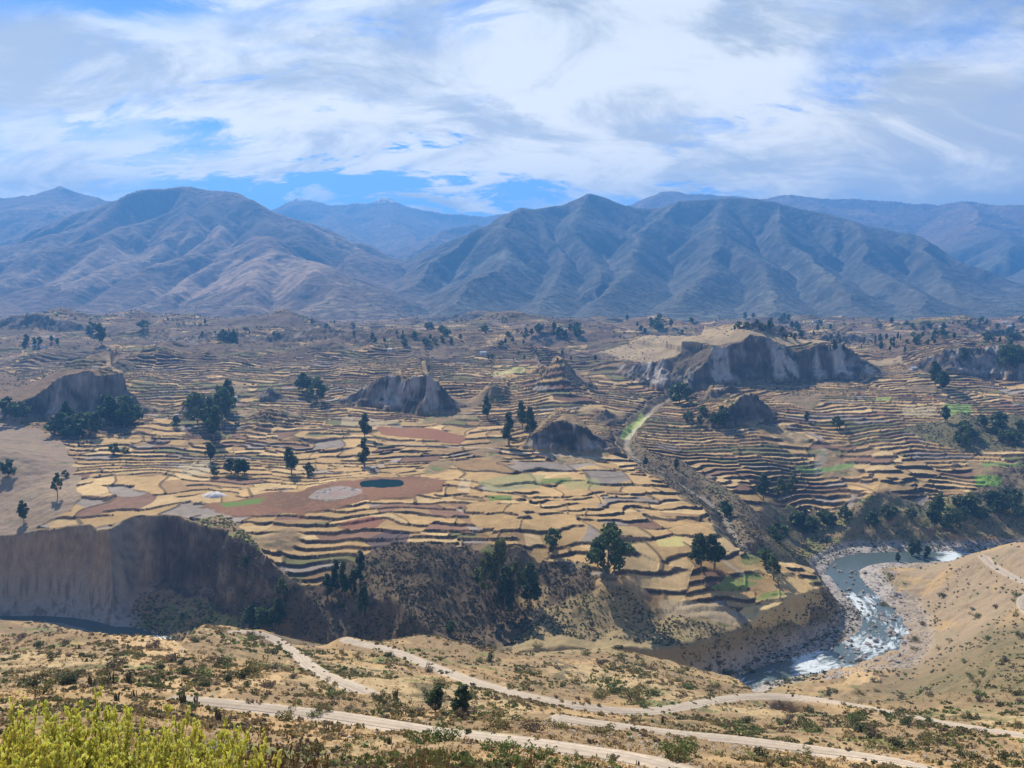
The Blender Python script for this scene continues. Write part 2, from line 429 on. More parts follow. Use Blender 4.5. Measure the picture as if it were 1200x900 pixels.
sl_near = np.interp(pxs, [0, 160, 240, 340, 450, 700, 850, 900, 980, 1060, 1200], [.49, .66, .95, 1.1, 1.5, 2.0, 1.7, .85, .45, .38, .6])
cn = ridged(al, d * .15, 46, 3, 61)
wL = np.where(far, 1 - ss(pxs, 255, 345), 0.0)
dn = d + wL * (cn - .35) * 6 * ss(d, 6, 25) + fbm(xs, ys, 18, 3, 77) * 4 * ss(d, 5, 30)
hw = np.where(far, hw_far, hw_near); sl_ = np.where(far, sl_far, sl_near)
bank = RZ + 1.2 * ss(dn, hw * .55, hw) + np.clip(dn - hw, 0, None) * sl_ + fbm(xs, ys, 9, 3, 90) * 1.4 * ss(d, hw, hw + 12) - 1.6 * (1 - ss(dn, hw * .3, hw * .68))
tal = RZ + 14 * ss(d, hw - 14, hw + 3) + np.clip(dn - hw, 0, None) * sl_
bank = lerp(bank, np.maximum(bank, tal - 6), wL)
bank = bank + np.where(far, ss(pxs, 100, 150) * (1 - ss(pxs, 300, 360)) * ss(d, 9, 50) * 13, 0)
old = H[gi]
kk = 3.0
hm = np.clip(.5 + .5 * (bank - old) / kk, 0, 1)
newz = lerp(bank, old, hm) - kk * hm * (1 - hm)
H[gi] = newz
cliff[gi] = np.maximum(cliff[gi], wL * ss(old - newz, .4, 2.5) * ss(dn, hw * .8, hw + 1))
riverbed = np.zeros_like(H); riverbed[gi] = (1 - ss(dn, hw + 1, hw + 7)) * (1 - np.where(far, ss(pxs, 110, 150) * (1 - ss(pxs, 310, 360)) * ss(d, 11, 17), 0))
bankm = np.zeros_like(H); bankm[gi] = ss(old - newz, .5, 3) * (1 - riverbed[gi])
G.H = H

# notched headland above the left cliff
x, y, z = G.hit(186, 600)
def hump(px, pb, pt, hw, back, amp_s=1.0):
    x, y, z = G.hit(px, pb)
    sig = hw * y / F_PX; yc = y + back
    a, b = ray(px, pt); hh = max(0, b * yc - float(G(a * yc, yc)))
    r = np.hypot((X - a * yc) / sig, (Y - yc) / (sig * 1.0))
    H[...] += (hh * np.exp(-r ** 2) * amp_s).astype(np.float32)
hump(184, 606, 599, 45, 20)
hump(-40, 560, 520, 60, 20); hump(5, 560, 535, 50, 10)

# --- tributary ravine
TR = [G.hit(a, b)[:2] for a, b in [(792, 452), (775, 466), (752, 486), (738, 503), (732, 516), (748, 534), (790, 556), (830, 578), (852, 600), (862, 622), (880, 643), (915, 652)]] + [tuple(RV[np.argmin(np.hypot(RV[:, 0] - RV[int(len(RV) * .22), 0], RV[:, 1] - RV[int(len(RV) * .22), 1]))])]
TR = TR[:-1] + [at_drop(985, 662, RZ)]
TR = smooth_line(TR, 8, 2)
gi, d, sd, al, fr, xs, ys = near_line(TR, 70)
zc = np.interp(fr, np.arange(len(TR)), np.minimum.accumulate(G(TR[:, 0], TR[:, 1]) - 6))
zc = np.maximum(zc, RZ)
dn = d + fbm(xs, ys, 22, 3, 15) * 5
bank = zc + np.clip(dn - 3, 0, None) * .75
old = H[gi]; hm = np.clip(.5 + .5 * (bank - old) / 3, 0, 1)
newz = lerp(bank, old, hm) - 3 * hm * (1 - hm)
H[gi] = newz
ravine = np.zeros_like(H); ravine[gi] = ss(old - newz, 1, 4)
ravbed = np.zeros_like(H); ravbed[gi] = 1 - ss(d, 1, 3.5)

# ------------------------------------------------------------------ land cover, drawn as plots of ground
def poly(pts=None, soft=2.0, wob=3.0, wl=25):
    P = np.array([G.hit(a, b)[:2] for a, b in pts])
    lo, hi = P.min(0) - 8, P.max(0) + 8
    m = (X > lo[0]) & (X < hi[0]) & (Y > lo[1]) & (Y < hi[1])
    out = np.zeros_like(H)
    x, y = X[m], Y[m]
    x = x + fbm(x, y, wl, 3, 51) * wob * 2; y = y + fbm(x, y, wl, 3, 52) * wob * 2
    ins = np.zeros(x.shape, bool)
    n = len(P)
    for i in range(n):
        x1, y1 = P[i]; x2, y2 = P[(i + 1) % n]
        c = ((y1 > y) != (y2 > y)) & (x < (x2 - x1) * (y - y1) / (y2 - y1 + 1e-12) + x1)
        ins ^= c
    out[m] = ins
    return out
marsh = poly(wob=6, pts=[(225, 594), (300, 580), (370, 571), (420, 562), (480, 557), (522, 563), (512, 576), (470, 583), (400, 592), (350, 602), (290, 604)])
marsh2 = poly([(438, 498), (500, 501), (548, 513), (540, 521), (500, 514), (445, 509)])
mound = poly([(362, 583), (375, 575), (400, 570), (420, 572), (425, 577), (402, 584), (385, 587)], wob=3)
reds = poly([(400, 612), (430, 604), (452, 608), (440, 618), (402, 622)], wob=1)
plough = poly([(428, 634), (452, 620), (480, 622), (476, 636), (440, 642)], wob=1)
scrubA = poly([(290, 750), (322, 705), (375, 680), (440, 645), (520, 637), (600, 641), (690, 662), (700, 692), (640, 716), (620, 752)], wob=5)
scrubB = poly([(600, 752), (640, 712), (760, 712), (850, 736), (962, 741), (990, 700), (975, 670), (955, 640), (1012, 688), (1014, 722), (985, 765), (850, 800), (600, 765)], wob=3)
scrubL = poly([(225, 610), (262, 602), (300, 645), (322, 700), (300, 745), (180, 745), (200, 700), (235, 680)], wob=4)
lefthill = poly([(-80, 480), (10, 478), (70, 512), (95, 560), (80, 600), (30, 628), (-80, 640)], wob=4)
brownhill = poly([(-80, 470), (0, 436), (100, 434), (120, 446), (70, 480), (10, 492), (-80, 500)], wob=4)
farbank = poly([(905, 655), (900, 610), (920, 592), (1070, 590), (1110, 580), (1240, 574), (1240, 640), (1100, 646), (1000, 651), (930, 656)], wob=4)
darkbush = poly([(1060, 500), (1110, 488), (1240, 486), (1240, 528), (1140, 530), (1085, 516)], wob=4)
trib_scrub = poly([(740, 510), (760, 530), (800, 540), (850, 570), (885, 600), (960, 590), (900, 655), (860, 640), (835, 605), (790, 575), (745, 550)], wob=4)
orange = poly([(1110, 628), (1200, 632), (1240, 640), (1200, 648), (1130, 642)], wob=1)
mesa_top = poly([(700, 412), (740, 402), (800, 392), (880, 386), (930, 396), (1060, 416), (1060, 424), (930, 404), (880, 402), (800, 408), (730, 420)], wob=3)
noterr = np.maximum.reduce([marsh, marsh2, mound, scrubA, scrubB, scrubL, lefthill, brownhill, farbank, darkbush, trib_scrub, mesa_top * .9])

# slope of the ground before terracing
def grads(Hs):
    dU = np.gradient(Hs, U, axis=1); dY = np.gradient(Hs, YR, axis=0)
    gx = dU / (Y + A0); gy = dY - dU * X / (Y + A0) ** 2
    return gx, gy
def blur(A, n):
    for ax in (0, 1):
        c = np.cumsum(np.concatenate([np.repeat(A.take([0], ax), n + 1, ax), A, np.repeat(A.take([-1], ax), n, ax)], ax), ax, dtype=np.float64)
        L_ = A.shape[ax]
        A = ((c.take(range(2 * n + 1, 2 * n + 1 + L_), ax) - c.take(range(0, L_), ax)) / (2 * n + 1)).astype(np.float32)
    return A
Hb = blur(H, 4)
gx, gy = grads(Hb)
slope = np.hypot(gx, gy)
valley = ss(Y, 405, 425) * (1 - ss(Y, 2200, 2400) * .5)
gl_near = ss(-H, 0, 1)
# which side of the river a node is on: everything farther than the river line, by bearing
rp = 600 + RV[:, 0] / RV[:, 1] * F_PX
bx = 600 + X / np.maximum(Y, 1) * F_PX
edge_px = np.array([-300, 60, 115, 165, 240, 340, 450, 600, 760, 830, 890, 935, 1000, 1055, 1075, 1080, 1150, 1250, 1500])
edge_Y = np.array([452, 462, 438, 420, 392, 372, 350, 338, 344, 358, 392, 408, 430, 470, 540, 575, 580, 590, 600])
fars = (Y > np.interp(bx, edge_px, edge_Y)).astype(np.float32)
zone = fars * (1 - ss(cliff, .05, .25)) * (1 - noterr) * (1 - ss(ravine, .05, .3)) * (1 - ss(slope, .75, 1.0)) * (1 - ss(riverbed, .0, .2)) * (1 - ss(bankm, .3, .8))
zone *= ss(fbm(X, Y, 120, 3, 201) + .55 - .10 * ss(Y, 900, 1200), .18, .26)
pitch = 1 / np.interp(YR, [400, 520, 600, 700, 860, 960, 1300, 2000, 2500], [14.5, 15.5, 14.5, 12.5, 13, 15, 24, 42, 60])
TY = np.concatenate([[0], np.cumsum(np.diff(YR) * (pitch[1:] + pitch[:-1]) / 2)])[:, None]
T = (Hb + 150) / 5.0 + TY + fbm(X, Y, 120, 3, 101) * 3.0 + fbm(X, Y, 36, 2, 105) * .4 + fbm(X, Y, 9, 3, 106) * .16
cellx, celly = X / 95 + fbm(X, Y, 90, 3, 141) * 1.3, Y / 70 + fbm(X, Y, 90, 3, 142) * 1.3
coarse = (_h(np.floor(cellx), np.floor(celly), 143) < .36 - .22 * ss(Y, 600, 720)).astype(np.float32)
jit = _h(np.floor(X / (34 + Y * .03) + fbm(X, Y, 60, 3, 131) * 1.5), np.floor(Y / 110 + fbm(X, Y, 150, 2, 133)), 9)
T = T + (jit - .5) * 1.3
T = np.where(coarse > 0, T / 2.3 + 40, T)
tx, ty = grads(T.astype(np.float32))
tg = np.clip(np.hypot(tx, ty), .012, .25)
g = np.clip(slope / tg, 1.0 + 1.1 * ss(Y, 560, 700) + .9 * ss(Y, 900, 1400), 1.9 + 3.4 * ss(Y, 500, 700))
g = blur((g * (1 - .42 * coarse)).astype(np.float32), 3)
n = np.floor(T); f = T - n
rw = np.clip(.08 + .13 * ss(Y, 590, 760) + .12 * ss(slope, .1, .4) - .05 * coarse, 0, .36)        # how much of a terrace is its stone riser
rise = ss(f, 1 - rw, 1.0)
lip = .10 * ss(f, .0, .06) * (1 - ss(f, .06, .14))
step_z = g * (rise - f)
amt = zone * ss(Y, 405, 430)
H2 = H + amt * (step_z * .92)
wid = np.where(Y < 700, 46, 46 + (Y - 700) * .05) * (1 - .3 * coarse) * (.7 + .8 * _h(n, n * 0, 3))
S = (X + fbm(X, Y, 70, 2, 151) * 26 + Y * .18) / wid + _h(n, n * 0 + 3, 4) * 7
sn = np.floor(S); sf = S - sn
edge = np.minimum(sf, 1 - sf) * wid
walls = (1 - ss(edge, .7, 1.6)) * (_h(sn, n, 12) > .35)
H2 += amt * walls * .8
# low field banks along the lips
H2 += amt * .35 * (1 - ss(np.abs(f - .03), .0, .04))
# rough ground detail
H2 += (1 - amt) * fars * fbm(X, Y, 11, 4, 161) * 1.5 * (1 - ss(marsh + marsh2, .2, .8)) * (1 - riverbed)
H2 += ss(cliff, .02, .5) * (ridged(X + H * .3, Y * .6 + H * .9, 24, 4, 171, .62) * 5 + fbm(X, Y, 8, 2, 172) * 1.5) * np.where(fars * (bx < 300) * (Y < 500) > 0, .35, 1)
H2 += (1 - fars) * ss(Y, 4, 40) * (fbm(X, Y, 5, 3, 181) * .28 + ss(Y, 60, 200) * fbm(X, Y, 9, 3, 183) * .9)
H = H2.astype(np.float32)
G.H = H

# ------------------------------------------------------------------ roads: graded benches in the hillside
def road_line(pts, step=2.0, y1=2400, hits=None):
    fixed = len(pts[0]) == 3            # surveyed with its distance
    P = np.array([(ray(p[0], p[1])[0] * p[2], p[2], ray(p[0], p[1])[1] * p[2]) if fixed else G.hit(p[0], p[1], 8, y1) for p in pts])
    P = smooth_line(P, step, 3)
    for c_ in (0, 1):
        kk = 7; q_ = np.r_[P[0, c_] - (P[1, c_] - P[0, c_]) * np.arange(kk, 0, -1), P[:, c_], P[-1, c_] + (P[-1, c_] - P[-2, c_]) * np.arange(1, kk + 1)]
        P[:, c_] = np.convolve(q_, np.ones(2 * kk + 1) / (2 * kk + 1), 'valid')
    if not fixed: P[:, 2] = G(P[:, 0], P[:, 1])
    k = max(3, int(14 / step)); z = P[:, 2].copy()
    zp = np.r_[np.full(k, z[0]), z, np.full(k, z[-1])]
    P[:, 2] = np.convolve(zp, np.ones(2 * k + 1) / (2 * k + 1), 'valid')
    return P
roads = []
def grade(P, hw, shoulder=2.5):
    gi, d, sd, al, fr, xs, ys = near_line(P, hw + shoulder + 3)
    zc = np.interp(fr, np.arange(len(P)), P[:, 2])
    t = 1 - ss(d, hw + .4, hw + shoulder)
    H[gi] = lerp(H[gi], zc, t)
    roadm[gi] = np.maximum(roadm[gi], 1 - ss(d, hw + .3, hw + 1.4))
roadm = np.zeros_like(H)
RD = [
 ([(262, 738), (292, 741), (330, 752), (352, 768), (368, 785), (392, 799), (430, 808)], 1.1),
 ([(405, 752, 258), (452, 758, 246), (500, 779, 215), (560, 802, 183), (640, 824, 162), (700, 834, 156), (760, 836, 168), (815, 825, 192), (870, 815, 218), (930, 815, 226), (985, 822, 206), (1040, 834, 180), (1110, 848, 153), (1200, 862, 134), (1290, 876, 120)], 1.15),
 ([(205, 818), (250, 826), (300, 829), (380, 839), (440, 850), (500, 858), (570, 867), (640, 877), (700, 884), (780, 897), (860, 915)], .8),
 ([(655, 846), (720, 853), (790, 860), (860, 870), (940, 881), (1010, 889), (1080, 899), (1160, 915)], .8),
 ([(1152, 652), (1164, 664), (1180, 674), (1200, 682), (1240, 692)], 1.9),
 ([(1240, 690), (1210, 694), (1195, 700), (1194, 710), (1203, 718), (1240, 730)], 1.9),
]
for pts, hw_ in RD:
    P = road_line(pts); roads.append((P, hw_)); grade(P, hw_, 9 if len(pts[0]) == 3 else 2.5)
# paths across the fields
PT = [([(455, 520), (520, 522), (600, 530), (680, 536), (748, 541)], 1.0), ([(835, 640), (850, 660), (870, 672)], 1.1), ([(735, 515), (748, 500), (762, 486)], 2.4)]
pathm = np.zeros_like(H)
for pts, hw_ in PT:
    P = smooth_line(np.array([G.hit(a, b) for a, b in pts]), 4, 2)
    gi, d, *_r = near_line(P, 8)
    pathm[gi] = np.maximum(pathm[gi], 1 - ss(d, hw_, hw_ + .8))
# flat beds for pond and marsh
px_, py_, pz_ = G.hit(447, 566)
pond_c = (px_, py_)
mm = (marsh > .5)
r = np.hypot((X - px_) / 60, (Y - py_) / 45)
H[:] = lerp(H, pz_, (1 - ss(r, .4, 1.0)) * .9)
pond_r = np.hypot((X - px_) / 17.5, (Y - py_) / 12.5) + fbm(X, Y, 9, 2, 7) * .3
H -= ((1 - ss(pond_r, .8, 1.05)) * .9).astype(np.float32)
G.H = H

# ------------------------------------------------------------------ ground colour (albedo of the soils, crops and rock)
def C(r, g, b): return np.array([r, g, b], np.float32)
def mixc(c, col, m): 
    m = np.clip(m, 0, 1)[..., None].astype(np.float32)
    return c * (1 - m) + (col if getattr(col, 'ndim', 1) == 3 else col[None, None]) * m
straw, straw2, tan_, brown, grey, olive, green, dark = C(.45, .30, .135), C(.53, .375, .18), C(.33, .215, .105), C(.22, .13, .085), C(.30, .25, .20), C(.17, .16, .07), C(.20, .26, .07), C(.085, .075, .05)
hid = _h(sn + n * 7, n, 33)
col = np.empty(H.shape + (3,), np.float32); col[:] = straw
big = fbm(X, Y, 210, 3, 301)
hid2 = np.clip(hid + big * .45 + .17 * ss(Y, 620, 800) + .16 * ss(Y, 800, 1200) - .03, 0, .999)
for lo, c in ((.36, straw2), (.52, tan_), (.64, straw), (.76, grey), (.86, brown), (.93, tan_ * .9), (.97, olive)):
    col = mixc(col, c, (hid2 > lo).astype(np.float32))
col *= (.86 + .28 * _h(sn, n + 5, 35))[..., None]
fine = fbm(X, Y, 7, 4, 311, .6)
fine2 = fbm(X, Y, 30, 4, 312)
col *= (1 + fine * .28 + fine2 * .25)[..., None]
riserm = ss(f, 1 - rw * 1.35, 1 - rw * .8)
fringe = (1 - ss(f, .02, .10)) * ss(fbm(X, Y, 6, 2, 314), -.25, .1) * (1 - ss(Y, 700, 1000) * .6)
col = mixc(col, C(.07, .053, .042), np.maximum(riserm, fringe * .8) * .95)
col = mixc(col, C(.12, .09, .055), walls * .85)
# rough, unterraced ground
sn1 = fbm(X, Y, 60, 4, 321); sn2 = fbm(X, Y, 12, 4, 322, .65); sn3 = fbm(X, Y, 3.5, 3, 323, .6)
rough = np.empty_like(col); rough[:] = C(.27, .19, .105)
rough = mixc(rough, C(.42, .31, .165), ss(sn1 + sn2 * .5, .0, .3))
rough = mixc(rough, C(.16, .13, .07), ss(sn2 + sn1 * .3, .08, .35))
rough = mixc(rough, C(.17, .18, .07), ss(fbm(X, Y, 26, 3, 325) + sn2 * .6, .22, .45))
rough *= (1 + sn3 * .35)[..., None]
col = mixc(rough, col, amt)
# brown fallow between terraces in the upper valley
col = mixc(col, C(.17, .12, .09), fars * (1 - amt) * ss(Y, 800, 1000) * .75)
col = mixc(col, C(.14, .10, .075), fars * ss(Y, 900, 1200) * ss(fbm(X, Y, 90, 4, 340), -.2, .08) * .75)
dk = np.maximum(scrubA, 0)
col = mixc(col, C(.105, .08, .057), scrubA * (.75 + .2 * ss(sn2, 0, .3)))
col = mixc(col, C(.36, .27, .15), scrubA * ss(fbm(X, Y, 34, 3, 327) + ss(bx, 560, 700) * .25, .28, .42) * .9 * ss(bx, 540, 620))
col = mixc(col, C(.31, .24, .125), scrubB * .8)
col = mixc(col, C(.24, .24, .08), scrubL * ss(sn2 + sn1, -.05, .25) * .8)
col = mixc(col, C(.22, .22, .08), farbank * ss(sn2 + .1, -.1, .2) * .7)
col = mixc(col, C(.12, .12, .06), darkbush * .7)
col = mixc(col, C(.16, .125, .08), trib_scrub * .7)
col = mixc(col, C(.30, .225, .165), lefthill * .8 * (.7 + .3 * ss(sn2, -.1, .2)))
col = mixc(col, C(.19, .125, .075), brownhill * .85)
col = mixc(col, C(.44, .33, .19), mesa_top * .8)
# cliffs: banded sediments
strat = fbm(X * .12, H + fbm(X, Y, 60, 2, 333) * 8, 5.5, 3, 331)
cc = np.empty_like(col); cc[:] = C(.115, .088, .068)
cc = mixc(cc, C(.20, .16, .125), ss(strat, .1, .45) * .6); cc = mixc(cc, C(.075, .06, .05), ss(-strat, .12, .4))
strk = fbm(X * .9 + H * .35 + fbm(X, Y, 30, 2, 336) * 10, H * .55 + Y * .3, 17, 5, 337, .66)
cc = mixc(cc, C(.27, .225, .18), ss(strk, .10, .32) * .75); cc = mixc(cc, C(.055, .05, .04), ss(-strk, .1, .3) * .7)
cbig = (fars * (Y < 520)) * (1 - ss(bx + fbm(X, H, 26, 3, 339) * 34, 130, 185))
cc = mixc(cc, C(.42, .37, .31), pale * .9 * ss(strk + .2, -.1, .2))
cc = mixc(cc, C(.34, .265, .19) * 1.0, cbig * .9)
cc *= (1 + fbm(X, H * 1.1 + Y * .5, 5, 3, 338, .6) * .6 + sn2 * .2)[..., None]
col = mixc(col, cc, ss(cliff, .1, .35))
col = mixc(col, C(.15, .12, .085), ravine * .7 * (1 - ravbed))
col = mixc(col, C(.30, .27, .22), ravbed * .6)
col = mixc(col, C(.16, .125, .08), bankm * fars * (1 - scrubA) * (1 - scrubB) * (1 - ss(cliff, .1, .4)) * ss(bx, 560, 640) * .6 * (.5 + .5 * ss(sn2 + sn3 * .4, -.2, .2)))
# named plots
G_ = lambda pts, c, s=1.0, wob=.8: globals().__setitem__('col', mixc(col, c, poly(pts, wob=wob) * s * (.8 + .2 * ss(sn2, -.2, .3))))
col = mixc(col, C(.24, .12, .07) * 1.0, marsh * (.9)); col = mixc(col, C(.14, .085, .05), marsh * ss(sn1 + sn2 * .9, -.05, .3) * .7); col = mixc(col, C(.30, .19, .11), marsh * ss(sn2 + sn3 * .6, .1, .4) * .5)
col = mixc(col, C(.27, .12, .07), marsh2 * .9)
col = mixc(col, C(.37, .33, .29), mound * .85 * (.6 + .4 * ss(sn2 + sn3 * .5, -.2, .1))); col = mixc(col, C(.10, .09, .08), mound * ss(sn2 + sn3, .15, .4) * .8)
col = mixc(col, C(.23, .10, .07), reds * .9); col = mixc(col, C(.12, .09, .085), plough * .95)
G_([(258, 590), (312, 583), (304, 590), (264, 595)], C(.13, .22, .05))
G_([(571, 582), (600, 581), (600, 587), (573, 587)], C(.13, .20, .05)); G_([(634, 561), (670, 559), (668, 566), (636, 567)], C(.16, .21, .06))
G_([(560, 565), (600, 556), (640, 556), (632, 572), (575, 578)], C(.30, .29, .13), .8); G_([(660, 562), (700, 560), (705, 572), (665, 574)], C(.30, .30, .12), .7)
G_([(834, 690), (850, 675), (870, 678), (888, 684), (872, 692)], C(.22, .27, .08)); G_([(865, 672), (895, 671), (892, 680), (868, 677)], C(.20, .27, .08))
G_([(882, 700), (912, 692), (925, 698), (896, 707)], C(.22, .27, .08)); G_([(868, 655), (890, 652), (892, 661), (872, 663)], C(.22, .25, .08))
G_([(1104, 476), (1139, 474), (1138, 485), (1110, 489)], C(.24, .34, .09)); G_([(1141, 558), (1175, 560), (1172, 571), (1144, 569)], C(.18, .32, .06))
G_([(930, 546), (1002, 541), (1000, 548), (934, 551)], C(.20, .28, .09)); G_([(1150, 542), (1200, 545), (1200, 548), (1152, 547)], C(.2, .28, .09))
G_([(768, 632), (800, 628), (803, 641), (770, 640)], C(.55, .48, .18)); G_([(1058, 478), (1095, 476), (1100, 487), (1056, 486)], C(.46, .36, .2))
G_([(1027, 465), (1044, 464), (1043, 470), (1026, 470)], C(.36, .38, .12)); G_([(570, 438), (612, 430), (616, 434), (580, 440)], C(.5, .46, .2))
G_([(860, 660), (880, 663), (950, 680), (965, 705), (975, 715), (950, 708), (905, 680)], C(.56, .40, .18)); G_([(865, 715), (950, 700), (948, 728), (880, 735)], C(.58, .43, .2))
G_([(770, 702), (862, 712), (866, 733), (780, 722)], C(.42, .33, .20))
G_([(725, 512), (752, 484), (762, 488), (738, 515)], C(.38, .46, .12))
G_([(400, 488), (470, 492), (440, 502), (400, 498)], C(.52, .40, .24), .7); G_([(540, 560), (553, 562), (550, 577), (537, 575)], C(.54, .42, .26), .7)
G_([(210, 545), (250, 538), (245, 556), (212, 558)], C(.5, .4, .24))
col = mixc(col, C(.46, .26, .13), orange * .9)
# dry riverside flats, gravel bed
col = mixc(col, C(.40, .36, .31), riverbed); col = mixc(col, C(.24, .21, .18), riverbed * ss(sn3 + sn2, 0, .3))
col = mixc(col, C(.33, .25, .165), (1 - fars) * ss(bx, 1030, 1110) * ss(Y, 330, 420) * .75)
oliveR = (1 - fars) * ss(bx, 980, 1100) * (1 - ss(Y, 360, 430)) * ss(Y, 150, 230)
col = mixc(col, C(.155, .13, .07), oliveR * (.55 + .4 * ss(sn2 + sn1, -.1, .3)))
nb = (1 - fars) * (1 - oliveR)
col = mixc(col, C(.42, .285, .14), nb * ss(fbm(X, Y, 38, 3, 341) + sn2 * .4 + .15 * (1 - ss(Y, 60, 160)), .12, .3) * .8)
for pts in ([(140, 755), (175, 742), (210, 750), (215, 775), (150, 782)], [(250, 800), (330, 790), (330, 808), (265, 815)], [(180, 800), (240, 790), (230, 812), (190, 815)], [(985, 785), (1010, 782), (1030, 800), (990, 802)]):
    G_(pts, C(.50, .35, .18), .9, 3)
col = mixc(col, C(.50, .43, .34), np.maximum(roadm * .9, pathm * .6))
deep = 1 - ss(pond_r, .85, 1.0)
col = np.clip(col, .012, .8)

# ------------------------------------------------------------------ mesh helpers
def set_props(o, label=None, cat=None, group=None, kind=None):
    for k, v in (('label', label), ('category', cat), ('group', group), ('kind', kind)):
        if v: o[k] = v
    return o
def mesh_np(name, V, Fq, mats=(), smooth=False, fmat=None, attr=None):
    me = bpy.data.meshes.new(name)
    V = np.asarray(V, np.float32); Fq = np.asarray(Fq, np.int32)
    k = Fq.shape[1]
    me.vertices.add(len(V)); me.vertices.foreach_set('co', V.ravel())
    me.loops.add(Fq.size); me.loops.foreach_set('vertex_index', Fq.ravel())
    me.polygons.add(len(Fq)); me.polygons.foreach_set('loop_start', np.arange(0, Fq.size, k, dtype=np.int32))
    if fmat is not None: me.polygons.foreach_set('material_index', np.asarray(fmat, np.int32))
    me.polygons.foreach_set('use_smooth', np.full(len(Fq), bool(smooth)))
    for m in mats: me.materials.append(m)
    if attr is not None:
        a = me.color_attributes.new('albedo', 'FLOAT_COLOR', 'POINT')
        c = np.ones((len(V), 4), np.float32); c[:, :3] = attr
        a.data.foreach_set('color', c.ravel())
    me.update(calc_edges=True)
    return me
def link(name, me, parent=None, loc=None):
    o = bpy.data.objects.new(name, me); COL.objects.link(o)
    if parent is not None: o.parent = parent
    if loc is not None: o.location = loc
    return o
def grid_faces(nr, nc):
    i = np.arange(nr * nc, dtype=np.int32).reshape(nr, nc)
    return np.stack([i[:-1, :-1], i[:-1, 1:], i[1:, 1:], i[1:, :-1]], -1).reshape(-1, 4)
def mat_new(name, col=(.5, .5, .5), rough=.9, spec=.2, attr=False, var=0.0, vscale=1.0, bump=0.0, bscale=1.0, transl=0.0, emit=None):
    m = bpy.data.materials.new(name); m.use_nodes = True
    t = m.node_tree; b = t.nodes['Principled BSDF']
    b.inputs['Roughness'].default_value = rough; b.inputs['Specular IOR Level'].default_value = spec
    src = None
    if attr:
        a = t.nodes.new('ShaderNodeAttribute'); a.attribute_name = 'albedo'; src = a.outputs['Color']
    else:
        c = t.nodes.new('ShaderNodeRGB'); c.outputs[0].default_value = (*col, 1); src = c.outputs[0]
    geo = t.nodes.new('ShaderNodeTexCoord')
    if var:
        n_ = t.nodes.new('ShaderNodeTexNoise'); n_.inputs['Scale'].default_value = vscale; n_.inputs['Detail'].default_value = 6
        n_.inputs['Roughness'].default_value = .65
        t.links.new(geo.outputs['Object'], n_.inputs['Vector'])
        mr = t.nodes.new('ShaderNodeMapRange'); mr.inputs['From Min'].default_value = .3; mr.inputs['From Max'].default_value = .7
        mr.inputs['To Min'].default_value = 1 - var; mr.inputs['To Max'].default_value = 1 + var
        t.links.new(n_.outputs['Fac'], mr.inputs['Value'])
        mx = t.nodes.new('ShaderNodeVectorMath'); mx.operation = 'SCALE'
        t.links.new(src, mx.inputs[0]); t.links.new(mr.outputs[0], mx.inputs['Scale']); src = mx.outputs[0]
    t.links.new(src, b.inputs['Base Color'])
    if bump:
        n_ = t.nodes.new('ShaderNodeTexNoise'); n_.inputs['Scale'].default_value = bscale; n_.inputs['Detail'].default_value = 5
        t.links.new(geo.outputs['Object'], n_.inputs['Vector'])
        bp = t.nodes.new('ShaderNodeBump'); bp.inputs['Strength'].default_value = bump; bp.inputs['Distance'].default_value = 1 / bscale * .5
        t.links.new(n_.outputs['Fac'], bp.inputs['Height']); t.links.new(bp.outputs[0], b.inputs['Normal'])
    if transl:
        tr = t.nodes.new('ShaderNodeBsdfTranslucent'); t.links.new(src, tr.inputs['Color'])
        mx = t.nodes.new('ShaderNodeMixShader'); mx.inputs[0].default_value = transl
        t.links.new(b.outputs[0], mx.inputs[1]); t.links.new(tr.outputs[0], mx.inputs[2])
        t.links.new(mx.outputs[0], t.nodes['Material Output'].inputs['Surface'])
    return m
M_ground = mat_new('soil_and_fields', attr=True, rough=.97, spec=.08, var=.16, vscale=.9, bump=.6, bscale=1.4)
M_mount = mat_new('mountain_rock', attr=True, rough=1, spec=.05, var=.14, vscale=.02, bump=.7, bscale=.03)

me = mesh_np('valley_ground', np.stack([X, Y, H], -1).reshape(-1, 3), grid_faces(*H.shape), [M_ground], True, attr=col.reshape(-1, 3))
set_props(link('valley_ground', me), kind='structure')

